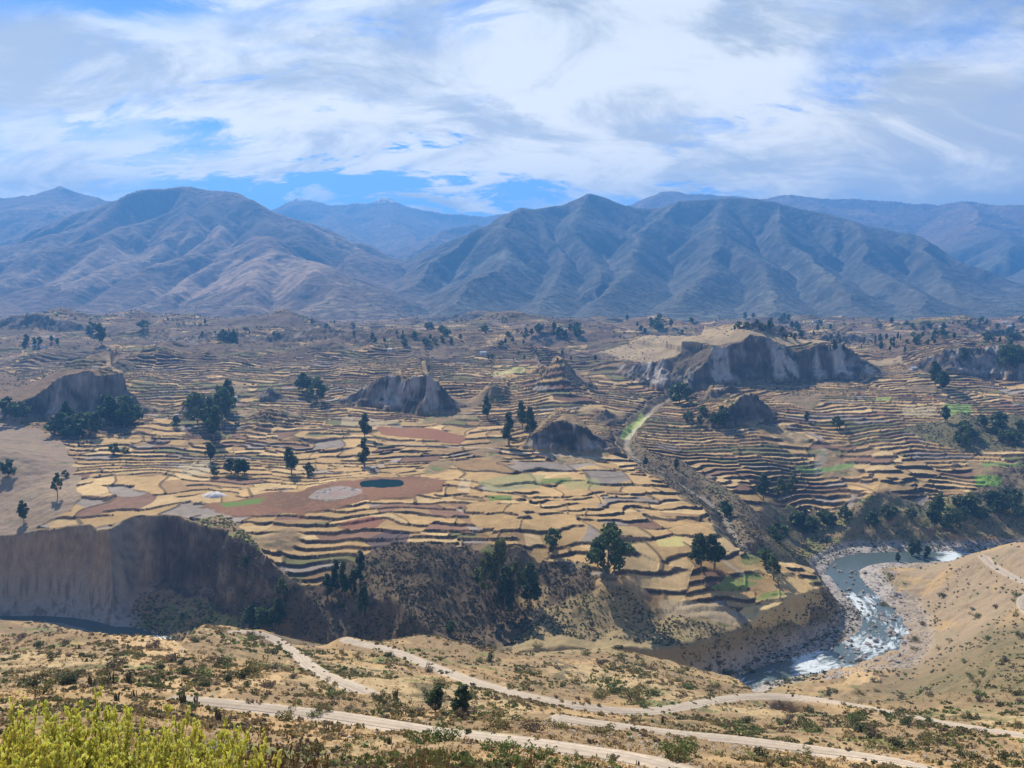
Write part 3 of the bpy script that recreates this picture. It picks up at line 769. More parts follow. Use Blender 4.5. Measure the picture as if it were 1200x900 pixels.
# ------------------------------------------------------------------ mountains
UM = colset(.76, .0016, 1.7, 40)
rm = [2420.0]
while rm[-1] < 10500: rm.append(rm[-1] + max(9, .0038 * rm[-1]))
YM = np.array(rm)
XM = (UM[None] * (YM[:, None] + A0)).astype(np.float32); YMM = np.repeat(YM[:, None], len(UM), 1).astype(np.float32)
hx = XM + fbm(XM, YMM, 700, 3, 401) * 130 + fbm(XM, YMM, 160, 2, 403) * 28
hy = YMM + fbm(XM, YMM, 700, 3, 402) * 130 + fbm(XM, YMM, 160, 2, 404) * 28
edgeZ = G(XM[0], np.full(len(UM), 2420.0))
base = -132 + np.minimum(YMM - 2420, 800) * .10 + np.maximum(YMM - 3220, 0) * .02
HM = np.full(XM.shape, -1e4, np.float32)
def ridge(pts, slope, gul=.22, gw=140, flat=0.0):
    """pts: px, py, distance of a crest line; slope: side slope"""
    P = np.array([(ray(a, b)[0] * d, d, ray(a, b)[1] * d) for a, b, d in pts])
    P = resample(P, 90)
    lo = P[:, :2].min(0) - 3500; hi = P[:, :2].max(0) + 3500
    global HM
    best = np.full(HM.shape, -1e4, np.float32)
    s0 = 0
    for k in range(len(P) - 1):
        a, b = P[k], P[k + 1]; v = b[:2] - a[:2]; l2 = (v ** 2).sum() + 1e-6; l = math.sqrt(l2)
        t = ((hx - a[0]) * v[0] + (hy - a[1]) * v[1]) / l2
        t = np.clip(t, 0, 1)
        d = np.hypot(hx - a[0] - t * v[0], hy - a[1] - t * v[1])
        z = a[2] + t * (b[2] - a[2]) - slope * np.maximum(d - flat, 0) ** .96 * 1.25
        np.maximum(best, z, out=best)
        s0 += l
    HM = np.maximum(HM, best)
# left massif
ridge([(110, 262, 4300), (150, 224, 4500), (185, 219, 4600), (220, 217, 4650), (262, 224, 4600), (310, 244, 4500), (360, 262, 4300), (400, 288, 4000), (425, 320, 3600), (436, 352, 3000)], .50)
ridge([(150, 224, 4500), (125, 262, 4050), (90, 300, 3500), (60, 345, 2900)], .46)
ridge([(215, 219, 4600), (225, 262, 4000), (215, 300, 3500), (200, 345, 2850)], .42)
ridge([(262, 226, 4600), (285, 268, 4000), (320, 292, 3500), (372, 308, 3150), (396, 322, 2900), (385, 352, 2650)], .38, flat=60)
ridge([(320, 292, 3500), (300, 325, 2950), (280, 358, 2550)], .36, flat=50)
ridge([(360, 262, 4300), (370, 300, 3700), (395, 320, 3300)], .5)
# far left
ridge([(-260, 225, 6000), (-60, 226, 6200), (0, 233, 6300), (30, 229, 6300), (68, 217, 6400), (100, 227, 6300), (135, 235, 6000), (180, 260, 5600)], .45)
ridge([(68, 218, 6400), (50, 262, 5300), (10, 300, 4300), (-60, 340, 3300)], .40)
ridge([(-260, 260, 4600), (-100, 262, 4600), (-20, 285, 4200), (30, 318, 3500), (20, 352, 2800)], .38)
# far snow-streaked peak in the gap
ridge([(250, 262, 8600), (327, 243, 8900), (350, 230, 9000), (366, 232, 9000), (388, 242, 9100), (420, 238, 9100), (442, 237, 9200), (449, 229, 9200), (458, 231, 9200), (480, 243, 9300), (520, 250, 9400), (570, 252, 9500), (700, 246, 9400)], .55)
ridge([(449, 231, 9200), (470, 262, 8000), (490, 285, 6800)], .5)
ridge([(388, 243, 9100), (400, 270, 7400), (440, 292, 6000), (455, 318, 4900)], .45)
ridge([(560, 262, 6800), (520, 272, 6400), (480, 296, 5600), (462, 322, 4700)], .5)
# right massif
ridge([(452, 352, 3000), (480, 330, 3250), (505, 300, 3600), (560, 268, 3900), (600, 242, 4150), (613, 235, 4200), (640, 238, 4300), (670, 233, 4400), (690, 220, 4500), (706, 223, 4500), (725, 235, 4500), (748, 240, 4550)], .55)
ridge([(613, 236, 4200), (600, 275, 3650), (570, 310, 3150), (530, 345, 2700)], .50)
ridge([(640, 240, 4300), (660, 285, 3600), (650, 330, 2950), (630, 362, 2550)], .50)
ridge([(690, 221, 4500), (680, 260, 3950), (700, 300, 3400), (712, 335, 2900)], .55)
ridge([(748, 240, 4550), (772, 238, 4500), (790, 228, 4450), (840, 225, 4450), (870, 228, 4450), (905, 232, 4450), (955, 240, 4400), (1000, 251, 4300), (1060, 268, 4150), (1100, 285, 3950), (1150, 305, 3700), (1200, 328, 3450), (1260, 352, 3100)], .52)
ridge([(790, 229, 4450), (765, 262, 4000), (742, 292, 3500), (725, 325, 3000), (700, 355, 2600)], .55)
ridge([(842, 226, 4450), (846, 262, 3850), (830, 300, 3300), (800, 340, 2750)], .52)
ridge([(846, 262, 3850), (880, 300, 3300), (905, 335, 2850), (915, 362, 2550)], .52)
ridge([(905, 232, 4450), (930, 275, 3700), (980, 318, 3100), (1010, 352, 2650)], .52)
ridge([(1000, 251, 4300), (1030, 290, 3600), (1070, 325, 3050), (1090, 358, 2600)], .52)
ridge([(1060, 268, 4150), (1110, 310, 3450), (1160, 345, 2850)], .52)
# behind right
ridge([(745, 240, 7000), (775, 224, 7400), (800, 228, 7400), (900, 232, 7400), (925, 228, 7400), (960, 232, 7500), (1000, 233, 7500), (1032, 235, 7500), (1060, 239, 7400), (1100, 238, 7300), (1130, 234, 7200), (1165, 240, 7000), (1200, 240, 6800), (1300, 232, 6500), (1500, 225, 6300)], .45)
ridge([(1130, 235, 7200), (1150, 262, 6000), (1190, 285, 5000)], .42)
ridge([(1300, 232, 6500), (1260, 270, 5200), (1230, 310, 4200), (1250, 350, 3200)], .42)
# crest plus branching runnels worn into the flanks
rel = np.clip((HM - base) / 350, 0, 1)
crest = HM.copy()
kb = 40.0
hm_ = np.clip(.5 + .5 * (HM - base) / kb, 0, 1)
HM = lerp(base, HM, hm_) + kb * hm_ * (1 - hm_)
amp = ss(HM - base, 5, 160)
dtop = ss(rel, .0, .35)
HM += amp * (1 - ss(XM / YMM, -.25, -.1)) * (1 - ss(YMM, 5000, 5600)) * (ridged(hx, hy * .8, 520, 3, 414, .5) - .35) * 55
HM += amp * (ridged(hx, hy, 950, 3, 411, .42) - .4) * 48 * (1 - .5 * ss(rel, .8, 1)) + amp * fbm(XM, YMM, 140, 4, 421, .6) * 9
# streams wear their valleys into the flanks (stream-power erosion on a 20 m lattice)
DX = 20.0
ex, ey = np.arange(-4400, 4401, DX), np.arange(2300, 5600, DX)
E = Grid(UM, YM, HM)(*np.meshgrid(ex, ey)); E0 = E.copy()
ny, nx = E.shape
for it in range(14):
    Ep = np.pad(E, 1, constant_values=1e6); best = np.zeros(E.shape); rec = np.arange(E.size).reshape(E.shape)
    for dy in (-1, 0, 1):
        for dx in (-1, 0, 1):
            if dx or dy:
                g_ = (E - Ep[1 + dy:1 + dy + ny, 1 + dx:1 + dx + nx]) / (DX * math.hypot(dx, dy))
                q = g_ > best
                best[q] = g_[q]; rec[q] = (np.arange(E.size).reshape(E.shape) + dy * nx + dx)[q]
    order = np.argsort(-E.ravel()).tolist(); rc = rec.ravel().tolist(); acc = [1.0] * E.size
    for i in order:
        if rc[i] != i: acc[rc[i]] += acc[i]
    kk_ = (0.17 * np.array(acc) ** .48).clip(0, 2.6).tolist(); h_ = E.ravel().tolist()
    for i in reversed(order):
        j = rc[i]
        if j != i: h_[i] = (h_[i] + kk_[i] * .55 * h_[j]) / (1 + kk_[i] * .55)
    E = np.array(h_).reshape(E.shape)
    Lp = np.pad(E, 1, mode='edge')
    E = E + .10 * (Lp[2:, 1:-1] + Lp[:-2, 1:-1] + Lp[1:-1, 2:] + Lp[1:-1, :-2] - 4 * E)
dE = E - E0
fx_ = np.clip((XM - ex[0]) / DX, 0, nx - 1.001); fy_ = np.clip((YMM - ey[0]) / DX, 0, ny - 1.001)
ix_, iy_ = fx_.astype(int), fy_.astype(int); fx_ -= ix_; fy_ -= iy_
dd = (dE[iy_, ix_] * (1 - fx_) + dE[iy_, ix_ + 1] * fx_) * (1 - fy_) + (dE[iy_ + 1, ix_] * (1 - fx_) + dE[iy_ + 1, ix_ + 1] * fx_) * fy_
HM += (dd * ss(YMM, 2440, 2700) * (1 - ss(YMM, 5200, 5560)) * (1 - ss(np.abs(XM), 4000, 4380))).astype(np.float32)
HM += fbm(XM, YMM, 260, 3, 431) * 9 * ss(YMM, 2420, 2700)
tb = ss(YMM, 2420, 2560)
HM = lerp(edgeZ[None], HM, tb) if True else HM
HM[0] = edgeZ
GM = Grid(UM, YM, HM)
# colours
dU = np.gradient(HM, UM, axis=1); dY = np.gradient(HM, YM, axis=0)
mgx = dU / (YMM + A0); mgy = dY - dU * XM / (YMM + A0) ** 2
msl = np.hypot(mgx, mgy)
mb = fbm(XM, YMM, 500, 4, 441); ms = fbm(XM, YMM, 90, 4, 442, .6); mt = fbm(XM, YMM, 40, 3, 443)
cm_ = np.empty(HM.shape + (3,), np.float32); cm_[:] = C(.24, .165, .12)
cm_ = mixc(cm_, C(.38, .27, .17), ss(mb + ms * .5, .05, .35) * (1 - ss(msl, .45, .75)))
cm_ = mixc(cm_, C(.13, .115, .08), ss(ms + mt * .4, .08, .35) * .8)
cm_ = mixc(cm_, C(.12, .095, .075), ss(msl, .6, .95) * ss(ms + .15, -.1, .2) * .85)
foot = (1 - ss(YMM, 2900, 3500)) * (1 - ss(msl, .25, .45))
tvr = vn(HM / 3.5 + fbm(XM, YMM, 150, 3, 471) * 3, XM / 160, 8)
cm_ = mixc(cm_, C(.36, .26, .15), foot * ss(tvr, .05, .25) * ss(mb + ms, -.2, .1) * .8)
cm_ = mixc(cm_, C(.10, .085, .065), foot * ss(-tvr, .02, .2) * .75)
band = vn(HM / 9 + mb * 3, ms * 2, 5)
cm_ *= (1 + band * .22)[..., None]
def mpatch(pts, c, s, lum=0):
    P = []
    for a, b in pts: P.append(GM.hit(a, b, 2425, 12400)[:2])
    P = np.array(P)
    x = XM + fbm(XM, YMM, 200, 4, 451, .6) * 130; y = YMM + fbm(XM, YMM, 200, 4, 452, .6) * 130
    ins = np.zeros(x.shape, bool); n_ = len(P)
    for i in range(n_):
        x1, y1 = P[i]; x2, y2 = P[(i + 1) % n_]
        ins ^= ((y1 > y) != (y2 > y)) & (x < (x2 - x1) * (y - y1) / (y2 - y1 + 1e-12) + x1)
    global cm_
    cm_ = mixc(cm_, c, ins * s)
mpatch([(200, 322), (260, 305), (330, 305), (385, 308), (380, 322), (300, 338), (240, 345), (170, 340)], C(.56, .39, .25), .6)
mpatch([(50, 320), (110, 295), (170, 290), (190, 310), (120, 335), (70, 345)], C(.52, .37, .24), .55)
mpatch([(180, 285), (250, 268), (290, 282), (260, 300), (200, 300)], C(.46, .32, .2), .6)
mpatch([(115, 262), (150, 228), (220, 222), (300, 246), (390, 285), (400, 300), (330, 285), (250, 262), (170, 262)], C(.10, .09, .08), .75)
mpatch([(480, 322), (560, 313), (620, 316), (618, 322), (540, 325)], C(.44, .33, .22), .7)
# snow by the far summit
sx_, sy_, sz_ = GM.hit(454, 236, 5000, 12400)
snow = (YMM > 8600) * ss(HM, ray(450, 241)[1] * 9200, ray(450, 236)[1] * 9200) * ss(ms + mt * .5 + .1, -.05, .1)
cm_ = mixc(cm_, C(1.3, 1.3, 1.35), snow * .85)
cloud_shade = ss(XM / YMM, -.22, -.05) * (1 - ss(YMM, 5200, 6000))  # cloud shadow over the right massif, put into the rock colour
cm_ = cm_ * (1 - cloud_shade[..., None] * np.array([.42, .22, .10], np.float32))
cm_ = np.clip(cm_ * .80 * (1 + fbm(XM, YMM, 34, 4, 461, .65)[..., None] * .7), .02, .85)
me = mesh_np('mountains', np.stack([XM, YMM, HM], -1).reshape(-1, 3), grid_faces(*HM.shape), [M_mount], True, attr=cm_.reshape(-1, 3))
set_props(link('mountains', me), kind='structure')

#@@OBJECTS
# ------------------------------------------------------------------ dirt roads, river, pond
M_road = mat_new('dusty_track', attr=True, rough=.95, spec=.1, var=.13, vscale=.8, bump=.3, bscale=3)
for k, (P, hw_) in enumerate(roads):
    t = np.gradient(P[:, :2], axis=0); t /= np.linalg.norm(t, axis=1)[:, None] + 1e-9
    nrm = np.stack([-t[:, 1], t[:, 0]], 1)
    offs = np.linspace(-1, 1, 7)
    V = np.empty((len(P), 7, 3))
    arc = np.arange(len(P)) * 2.0
    wl_ = 1.0 * hw_ * (1 + .26 * fbm(arc, arc * 0 + k * 9, 14, 3, 1)); wr_ = 1.0 * hw_ * (1 + .26 * fbm(arc, arc * 0 + k * 9 + 50, 14, 3, 2))
    at_ = np.empty((len(P), 7, 3))
    for j, o_ in enumerate(offs):
        rut = 1.0 if j in (1, 5) else (.80 if j == 3 else (.72 if j in (0, 6) else .92))
        at_[:, j] = np.array([.46, .385, .295]) * (rut * (1 + .22 * fbm(arc, arc * 0 + j * 3 + k * 7, 9, 3, 3)))[:, None]
        ww = np.where(o_ < 0, wl_, wr_)
        V[:, j, :2] = P[:, :2] + nrm * (o_ * ww)[:, None]
        V[:, j, 2] = P[:, 2] + .10 - .06 * abs(o_) ** 2 - .03 * (abs(abs(o_) - .5) < .2)
    set_props(link('dirt_road', mesh_np('dirt_road', V.reshape(-1, 3), grid_faces(len(P), 7), [M_road], True, attr=at_.reshape(-1, 3))), kind='structure')

def water_mat(name, base, foam_amt):
    m = bpy.data.materials.new(name); m.use_nodes = True
    t = m.node_tree; b = t.nodes['Principled BSDF']
    g = t.nodes.new('ShaderNodeTexCoord')
    at = t.nodes.new('ShaderNodeAttribute'); at.attribute_name = 'albedo'
    sp = t.nodes.new('ShaderNodeSeparateColor'); t.links.new(at.outputs['Color'], sp.inputs[0])
    cb = t.nodes.new('ShaderNodeCombineXYZ'); t.links.new(sp.outputs[1], cb.inputs[0]); t.links.new(sp.outputs[2], cb.inputs[1])
    a = t.nodes.new('ShaderNodeTexNoise'); a.inputs['Scale'].default_value = 1.0; a.inputs['Detail'].default_value = 8; a.inputs['Roughness'].default_value = .72; a.inputs['Distortion'].default_value = .8
    t.links.new(cb.outputs[0], a.inputs['Vector'])
    ad = t.nodes.new('ShaderNodeMath'); ad.operation = 'ADD'
    t.links.new(a.outputs['Fac'], ad.inputs[0]); t.links.new(sp.outputs[0], ad.inputs[1])
    mr = t.nodes.new('ShaderNodeMapRange'); mr.inputs['From Min'].default_value = .78; mr.inputs['From Max'].default_value = .93
    t.links.new(ad.outputs[0], mr.inputs['Value'])
    mx = t.nodes.new('ShaderNodeMixRGB'); mx.inputs[1].default_value = (*base, 1); mx.inputs[2].default_value = (.62, .68, .68, 1)
    t.links.new(mr.outputs[0], mx.inputs[0]); t.links.new(mx.outputs[0], b.inputs['Base Color'])
    mg = t.nodes.new('ShaderNodeMapRange'); mg.inputs['To Min'].default_value = .12; mg.inputs['To Max'].default_value = .7
    t.links.new(mr.outputs[0], mg.inputs['Value']); t.links.new(mg.outputs[0], b.inputs['Roughness'])
    bp = t.nodes.new('ShaderNodeBump'); bp.inputs['Strength'].default_value = .5; bp.inputs['Distance'].default_value = .5
    t.links.new(a.outputs['Fac'], bp.inputs['Height']); t.links.new(bp.outputs[0], b.inputs['Normal'])
    return m
M_water = water_mat('river_water', (.085, .115, .11), 1)
t = np.gradient(RV, axis=0); t /= np.linalg.norm(t, axis=1)[:, None]
nrm = np.stack([-t[:, 1], t[:, 0]], 1)
nc = 31
offs = np.linspace(-44, 44, nc)
RVz = RZ - .5
V = np.empty((len(RV), nc, 3)); wsc = ss(600 + RV[:, 0] / RV[:, 1] * F_PX, 860, 940) * .55 + .45
V[..., :2] = RV[:, None] + nrm[:, None] * (offs[None, :] * wsc[:, None])[..., None]; V[..., 2] = RVz
V[..., 2] += fbm(V[..., 0], V[..., 1], 6, 3, 5) * .25
rb = 600 + V[..., 0] / V[..., 1] * F_PX
calm = ss(V[..., 1], 500, 535) * (1 - ss(rb, 1090, 1120)) 
fo = np.clip(.33 - .3 * (1 - ss(rb, 30, 70)) - .26 * (1 - ss(rb, 250, 400)) + fbm(V[..., 0], V[..., 1], 30, 3, 8) * .35 - calm * .6, 0, 1)
at_ = np.zeros((len(RV), nc, 3)); at_[..., 0] = fo; at_[..., 1] = (np.arange(len(RV)) * 6.0 * .13)[:, None]; at_[..., 2] = offs[None] * .42 + 40
# drop strands that would fold over one another at the bend
set_props(link('river', mesh_np('river', V.reshape(-1, 3), grid_faces(len(RV), nc), [M_water], True, attr=at_.reshape(-1, 3))), kind='structure')
M_pond = mat_new('pond_water', col=(.012, .035, .04), rough=.5, spec=.0, bump=.15, bscale=.6)
ang = np.linspace(0, 2 * math.pi, 65)[:-1]
rr = 1.05 - fbm(np.cos(ang) * 2, np.sin(ang) * 2, 1.3, 2, 7) * .3
V = [(pond_c[0], pond_c[1], pz_ - .35)] + [(pond_c[0] + 18.5 * r_ * math.cos(a), pond_c[1] + 13.5 * r_ * math.sin(a), pz_ - .35) for a, r_ in zip(ang, rr)]
F = [(0, 1 + i, 1 + (i + 1) % 64) for i in range(64)]
set_props(link('pond', mesh_np('pond', V, np.array(F), [M_pond])), kind='structure')

# ------------------------------------------------------------------ plant builders
def quads(cen, size, r, tilt=1.0, nrm_bias=None):
    """leaf faces at centres cen (n,3) of half-size size"""
    n = len(cen)
    a = r.normal(size=(n, 3)); a /= np.linalg.norm(a, axis=1)[:, None]
    b = r.normal(size=(n, 3)); b -= a * (a * b).sum(1)[:, None]; b /= np.linalg.norm(b, axis=1)[:, None]
    s = (np.asarray(size) * np.ones(n))[:, None]
    s1 = s * r.uniform(.7, 1.3, (n, 1)); s2 = s * r.uniform(.45, .9, (n, 1))
    V = np.stack([cen - a * s1, cen - b * s2, cen + a * s1, cen + b * s2], 1).reshape(-1, 3)
    return V, np.arange(n * 4).reshape(n, 4)
def tube(path, rad, k=6):
    path = np.asarray(path, float); n = len(path); rad = np.asarray(rad) * np.ones(n)
    t = np.gradient(path, axis=0); t /= np.linalg.norm(t, axis=1)[:, None] + 1e-9
    u = np.cross(t, [0.31, .95, .02]); u /= np.linalg.norm(u, axis=1)[:, None] + 1e-9
    v = np.cross(t, u)
    a = np.arange(k) / k * 2 * math.pi
    V = path[:, None] + rad[:, None, None] * (np.cos(a)[None, :, None] * u[:, None] + np.sin(a)[None, :, None] * v[:, None])
    F = [(i * k + j, i * k + (j + 1) % k, (i + 1) * k + (j + 1) % k, (i + 1) * k + j) for i in range(n - 1) for j in range(k)]
    return V.reshape(-1, 3), np.array(F)
def join(parts):
    V, F, o_ = [], [], 0
    for v, f_ in parts:
        V.append(v); F.append(f_ + o_); o_ += len(v)
    return np.concatenate(V), np.concatenate(F)
M_leaf = mat_new('tree_leaves', attr=True, rough=.6, spec=.25, transl=.38)
M_bark = mat_new('tree_bark', col=(.22, .17, .13), rough=.9, var=.3, vscale=2)
M_shrub = mat_new('shrub_leaves', attr=True, rough=.8, spec=.15, transl=.2)
def leafcol(n, base, var, r, clump=None):
    c = np.array(base)[None] * (1 + r.uniform(-var, var, (n, 1)))
    c[:, 0] *= 1 + r.uniform(-.15, .2, n)
    if clump is not None: c *= clump[:, None]
    return np.repeat(np.clip(c, .008, .9), 4, 0)
def tree_meshes(kind, seed, nleaf, base):
    """returns trunk mesh and crown mesh for a tree one unit tall"""
    r = np.random.default_rng(seed)
    tubes = []
    lean = r.uniform(-.05, .05, 2)
    zt = np.linspace(0, .95, 8)
    trunk = np.stack([lean[0] * zt + .012 * np.sin(zt * 7 + seed), lean[1] * zt + .012 * np.cos(zt * 6 + seed), zt], 1)
    trunk[0, 2] = -.08
    tubes.append(tube(trunk, np.linspace(.022, .004, 8), 6))
    cl = []
    if kind == 'slender': nb, z0, z1, wr, cr = 16, .18, .97, .10, .062
    elif kind == 'tall': nb, z0, z1, wr, cr = 24, .24, .95, .22, .085
    elif kind == 'loose': nb, z0, z1, wr, cr = 20, .32, .97, .26, .07
    else: nb, z0, z1, wr, cr = 30, .14, .90, .40, .12
    for i in range(nb):
        z = z0 + (z1 - z0) * (i + r.uniform(0, 1)) / nb
        tt = (z - z0) / (z1 - z0)
        if kind == 'round': env = math.sqrt(max(.05, 1 - (2 * tt - .85) ** 2 * .8))
        else: env = (1 - tt) ** .55 * (.35 + .65 * min(1, tt * 3.2)) + .12
        a = r.uniform(0, 6.283); rad = wr * env * r.uniform(.35, 1)
        c = np.array([lean[0] * z + rad * math.cos(a), lean[1] * z + rad * math.sin(a), z])
        zb = max(.06, z - rad * .9 - .04)
        b0 = np.array([lean[0] * zb, lean[1] * zb, zb])
        mid = (b0 + c) / 2 + np.array([0, 0, -.015])
        tubes.append(tube(np.stack([b0, mid, c]), [.008, .005, .002], 4))
        cl.append((c, cr * (.6 + .6 * env) * r.uniform(.7, 1.25), r.uniform(.65, 1.4)))
    wsum = np.array([c[1] ** 2 for c in cl]); wsum /= wsum.sum()
    which = r.choice(len(cl), nleaf, p=wsum)
    d = r.normal(size=(nleaf, 3)); d /= np.linalg.norm(d, axis=1)[:, None]
    rad = r.uniform(.25, 1, nleaf) ** .6
    C_ = np.array([c[0] for c in cl])[which]; Rr = np.array([c[1] for c in cl])[which]
    cen = C_ + d * (Rr * rad)[:, None] * np.array([1, 1, 1.15 if kind != 'round' else .8])
    V, F = quads(cen, 1.25 / math.sqrt(nleaf) * (.75 if kind == 'slender' else 1.0) * (1.25 if kind == 'round' else 1), r)
    colr = leafcol(nleaf, base, .35, r, np.array([c[2] for c in cl])[which])
    tv, tf = join(tubes)
    return (mesh_np('trunk', tv, tf, [M_bark], True), mesh_np('crown', V, F, [M_leaf], False, attr=colr))
DG, BG, OG = (.062, .096, .036), (.072, .112, .042), (.13, .155, .052)
PROT = {}
for kd, base in (('tall', DG), ('round', BG), ('slender', DG), ('loose', OG)):
    PROT[kd] = [tree_meshes(kd, 100 + i * 7 + len(kd), 1500, base) for i in range(3)]
    PROT[kd + '_far'] = [tree_meshes(kd, 300 + i * 7 + len(kd), 330, base) for i in range(3)]
CATN = {'tall': 'eucalyptus_tree', 'round': 'spreading_tree', 'slender': 'slender_tree', 'loose': 'eucalyptus_tree'}
ntree = 0
def put_tree(px, py, hpx, kind, label, group=None, wide=1.0, pos=None, name=None, single=False):
    global ntree
    ntree += 1
    if pos is None:
        x, y, z = G.hit(px, py)
    else: x, y = pos; z = float(G(x, y))
    hgt = hpx * y / F_PX * 1.02
    far_ = hpx < 26
    tm, cm2 = PROT[kind + ('_far' if far_ else '')][ntree % 3]
    name = name or CATN[kind]
    e = bpy.data.objects.new(name, None); COL.objects.link(e)
    e.location = (x, y, z - .15); hgt *= 1.12; wide *= 1.08 if kind != 'round' else 1.0; e.scale = (hgt * wide, hgt * wide, hgt); e.rotation_euler = (0, 0, (ntree * 2.399) % 6.28)
    link('trunk', tm, e); link('crown', cm2, e)
    set_props(e, label, 'tree', group)
    return e
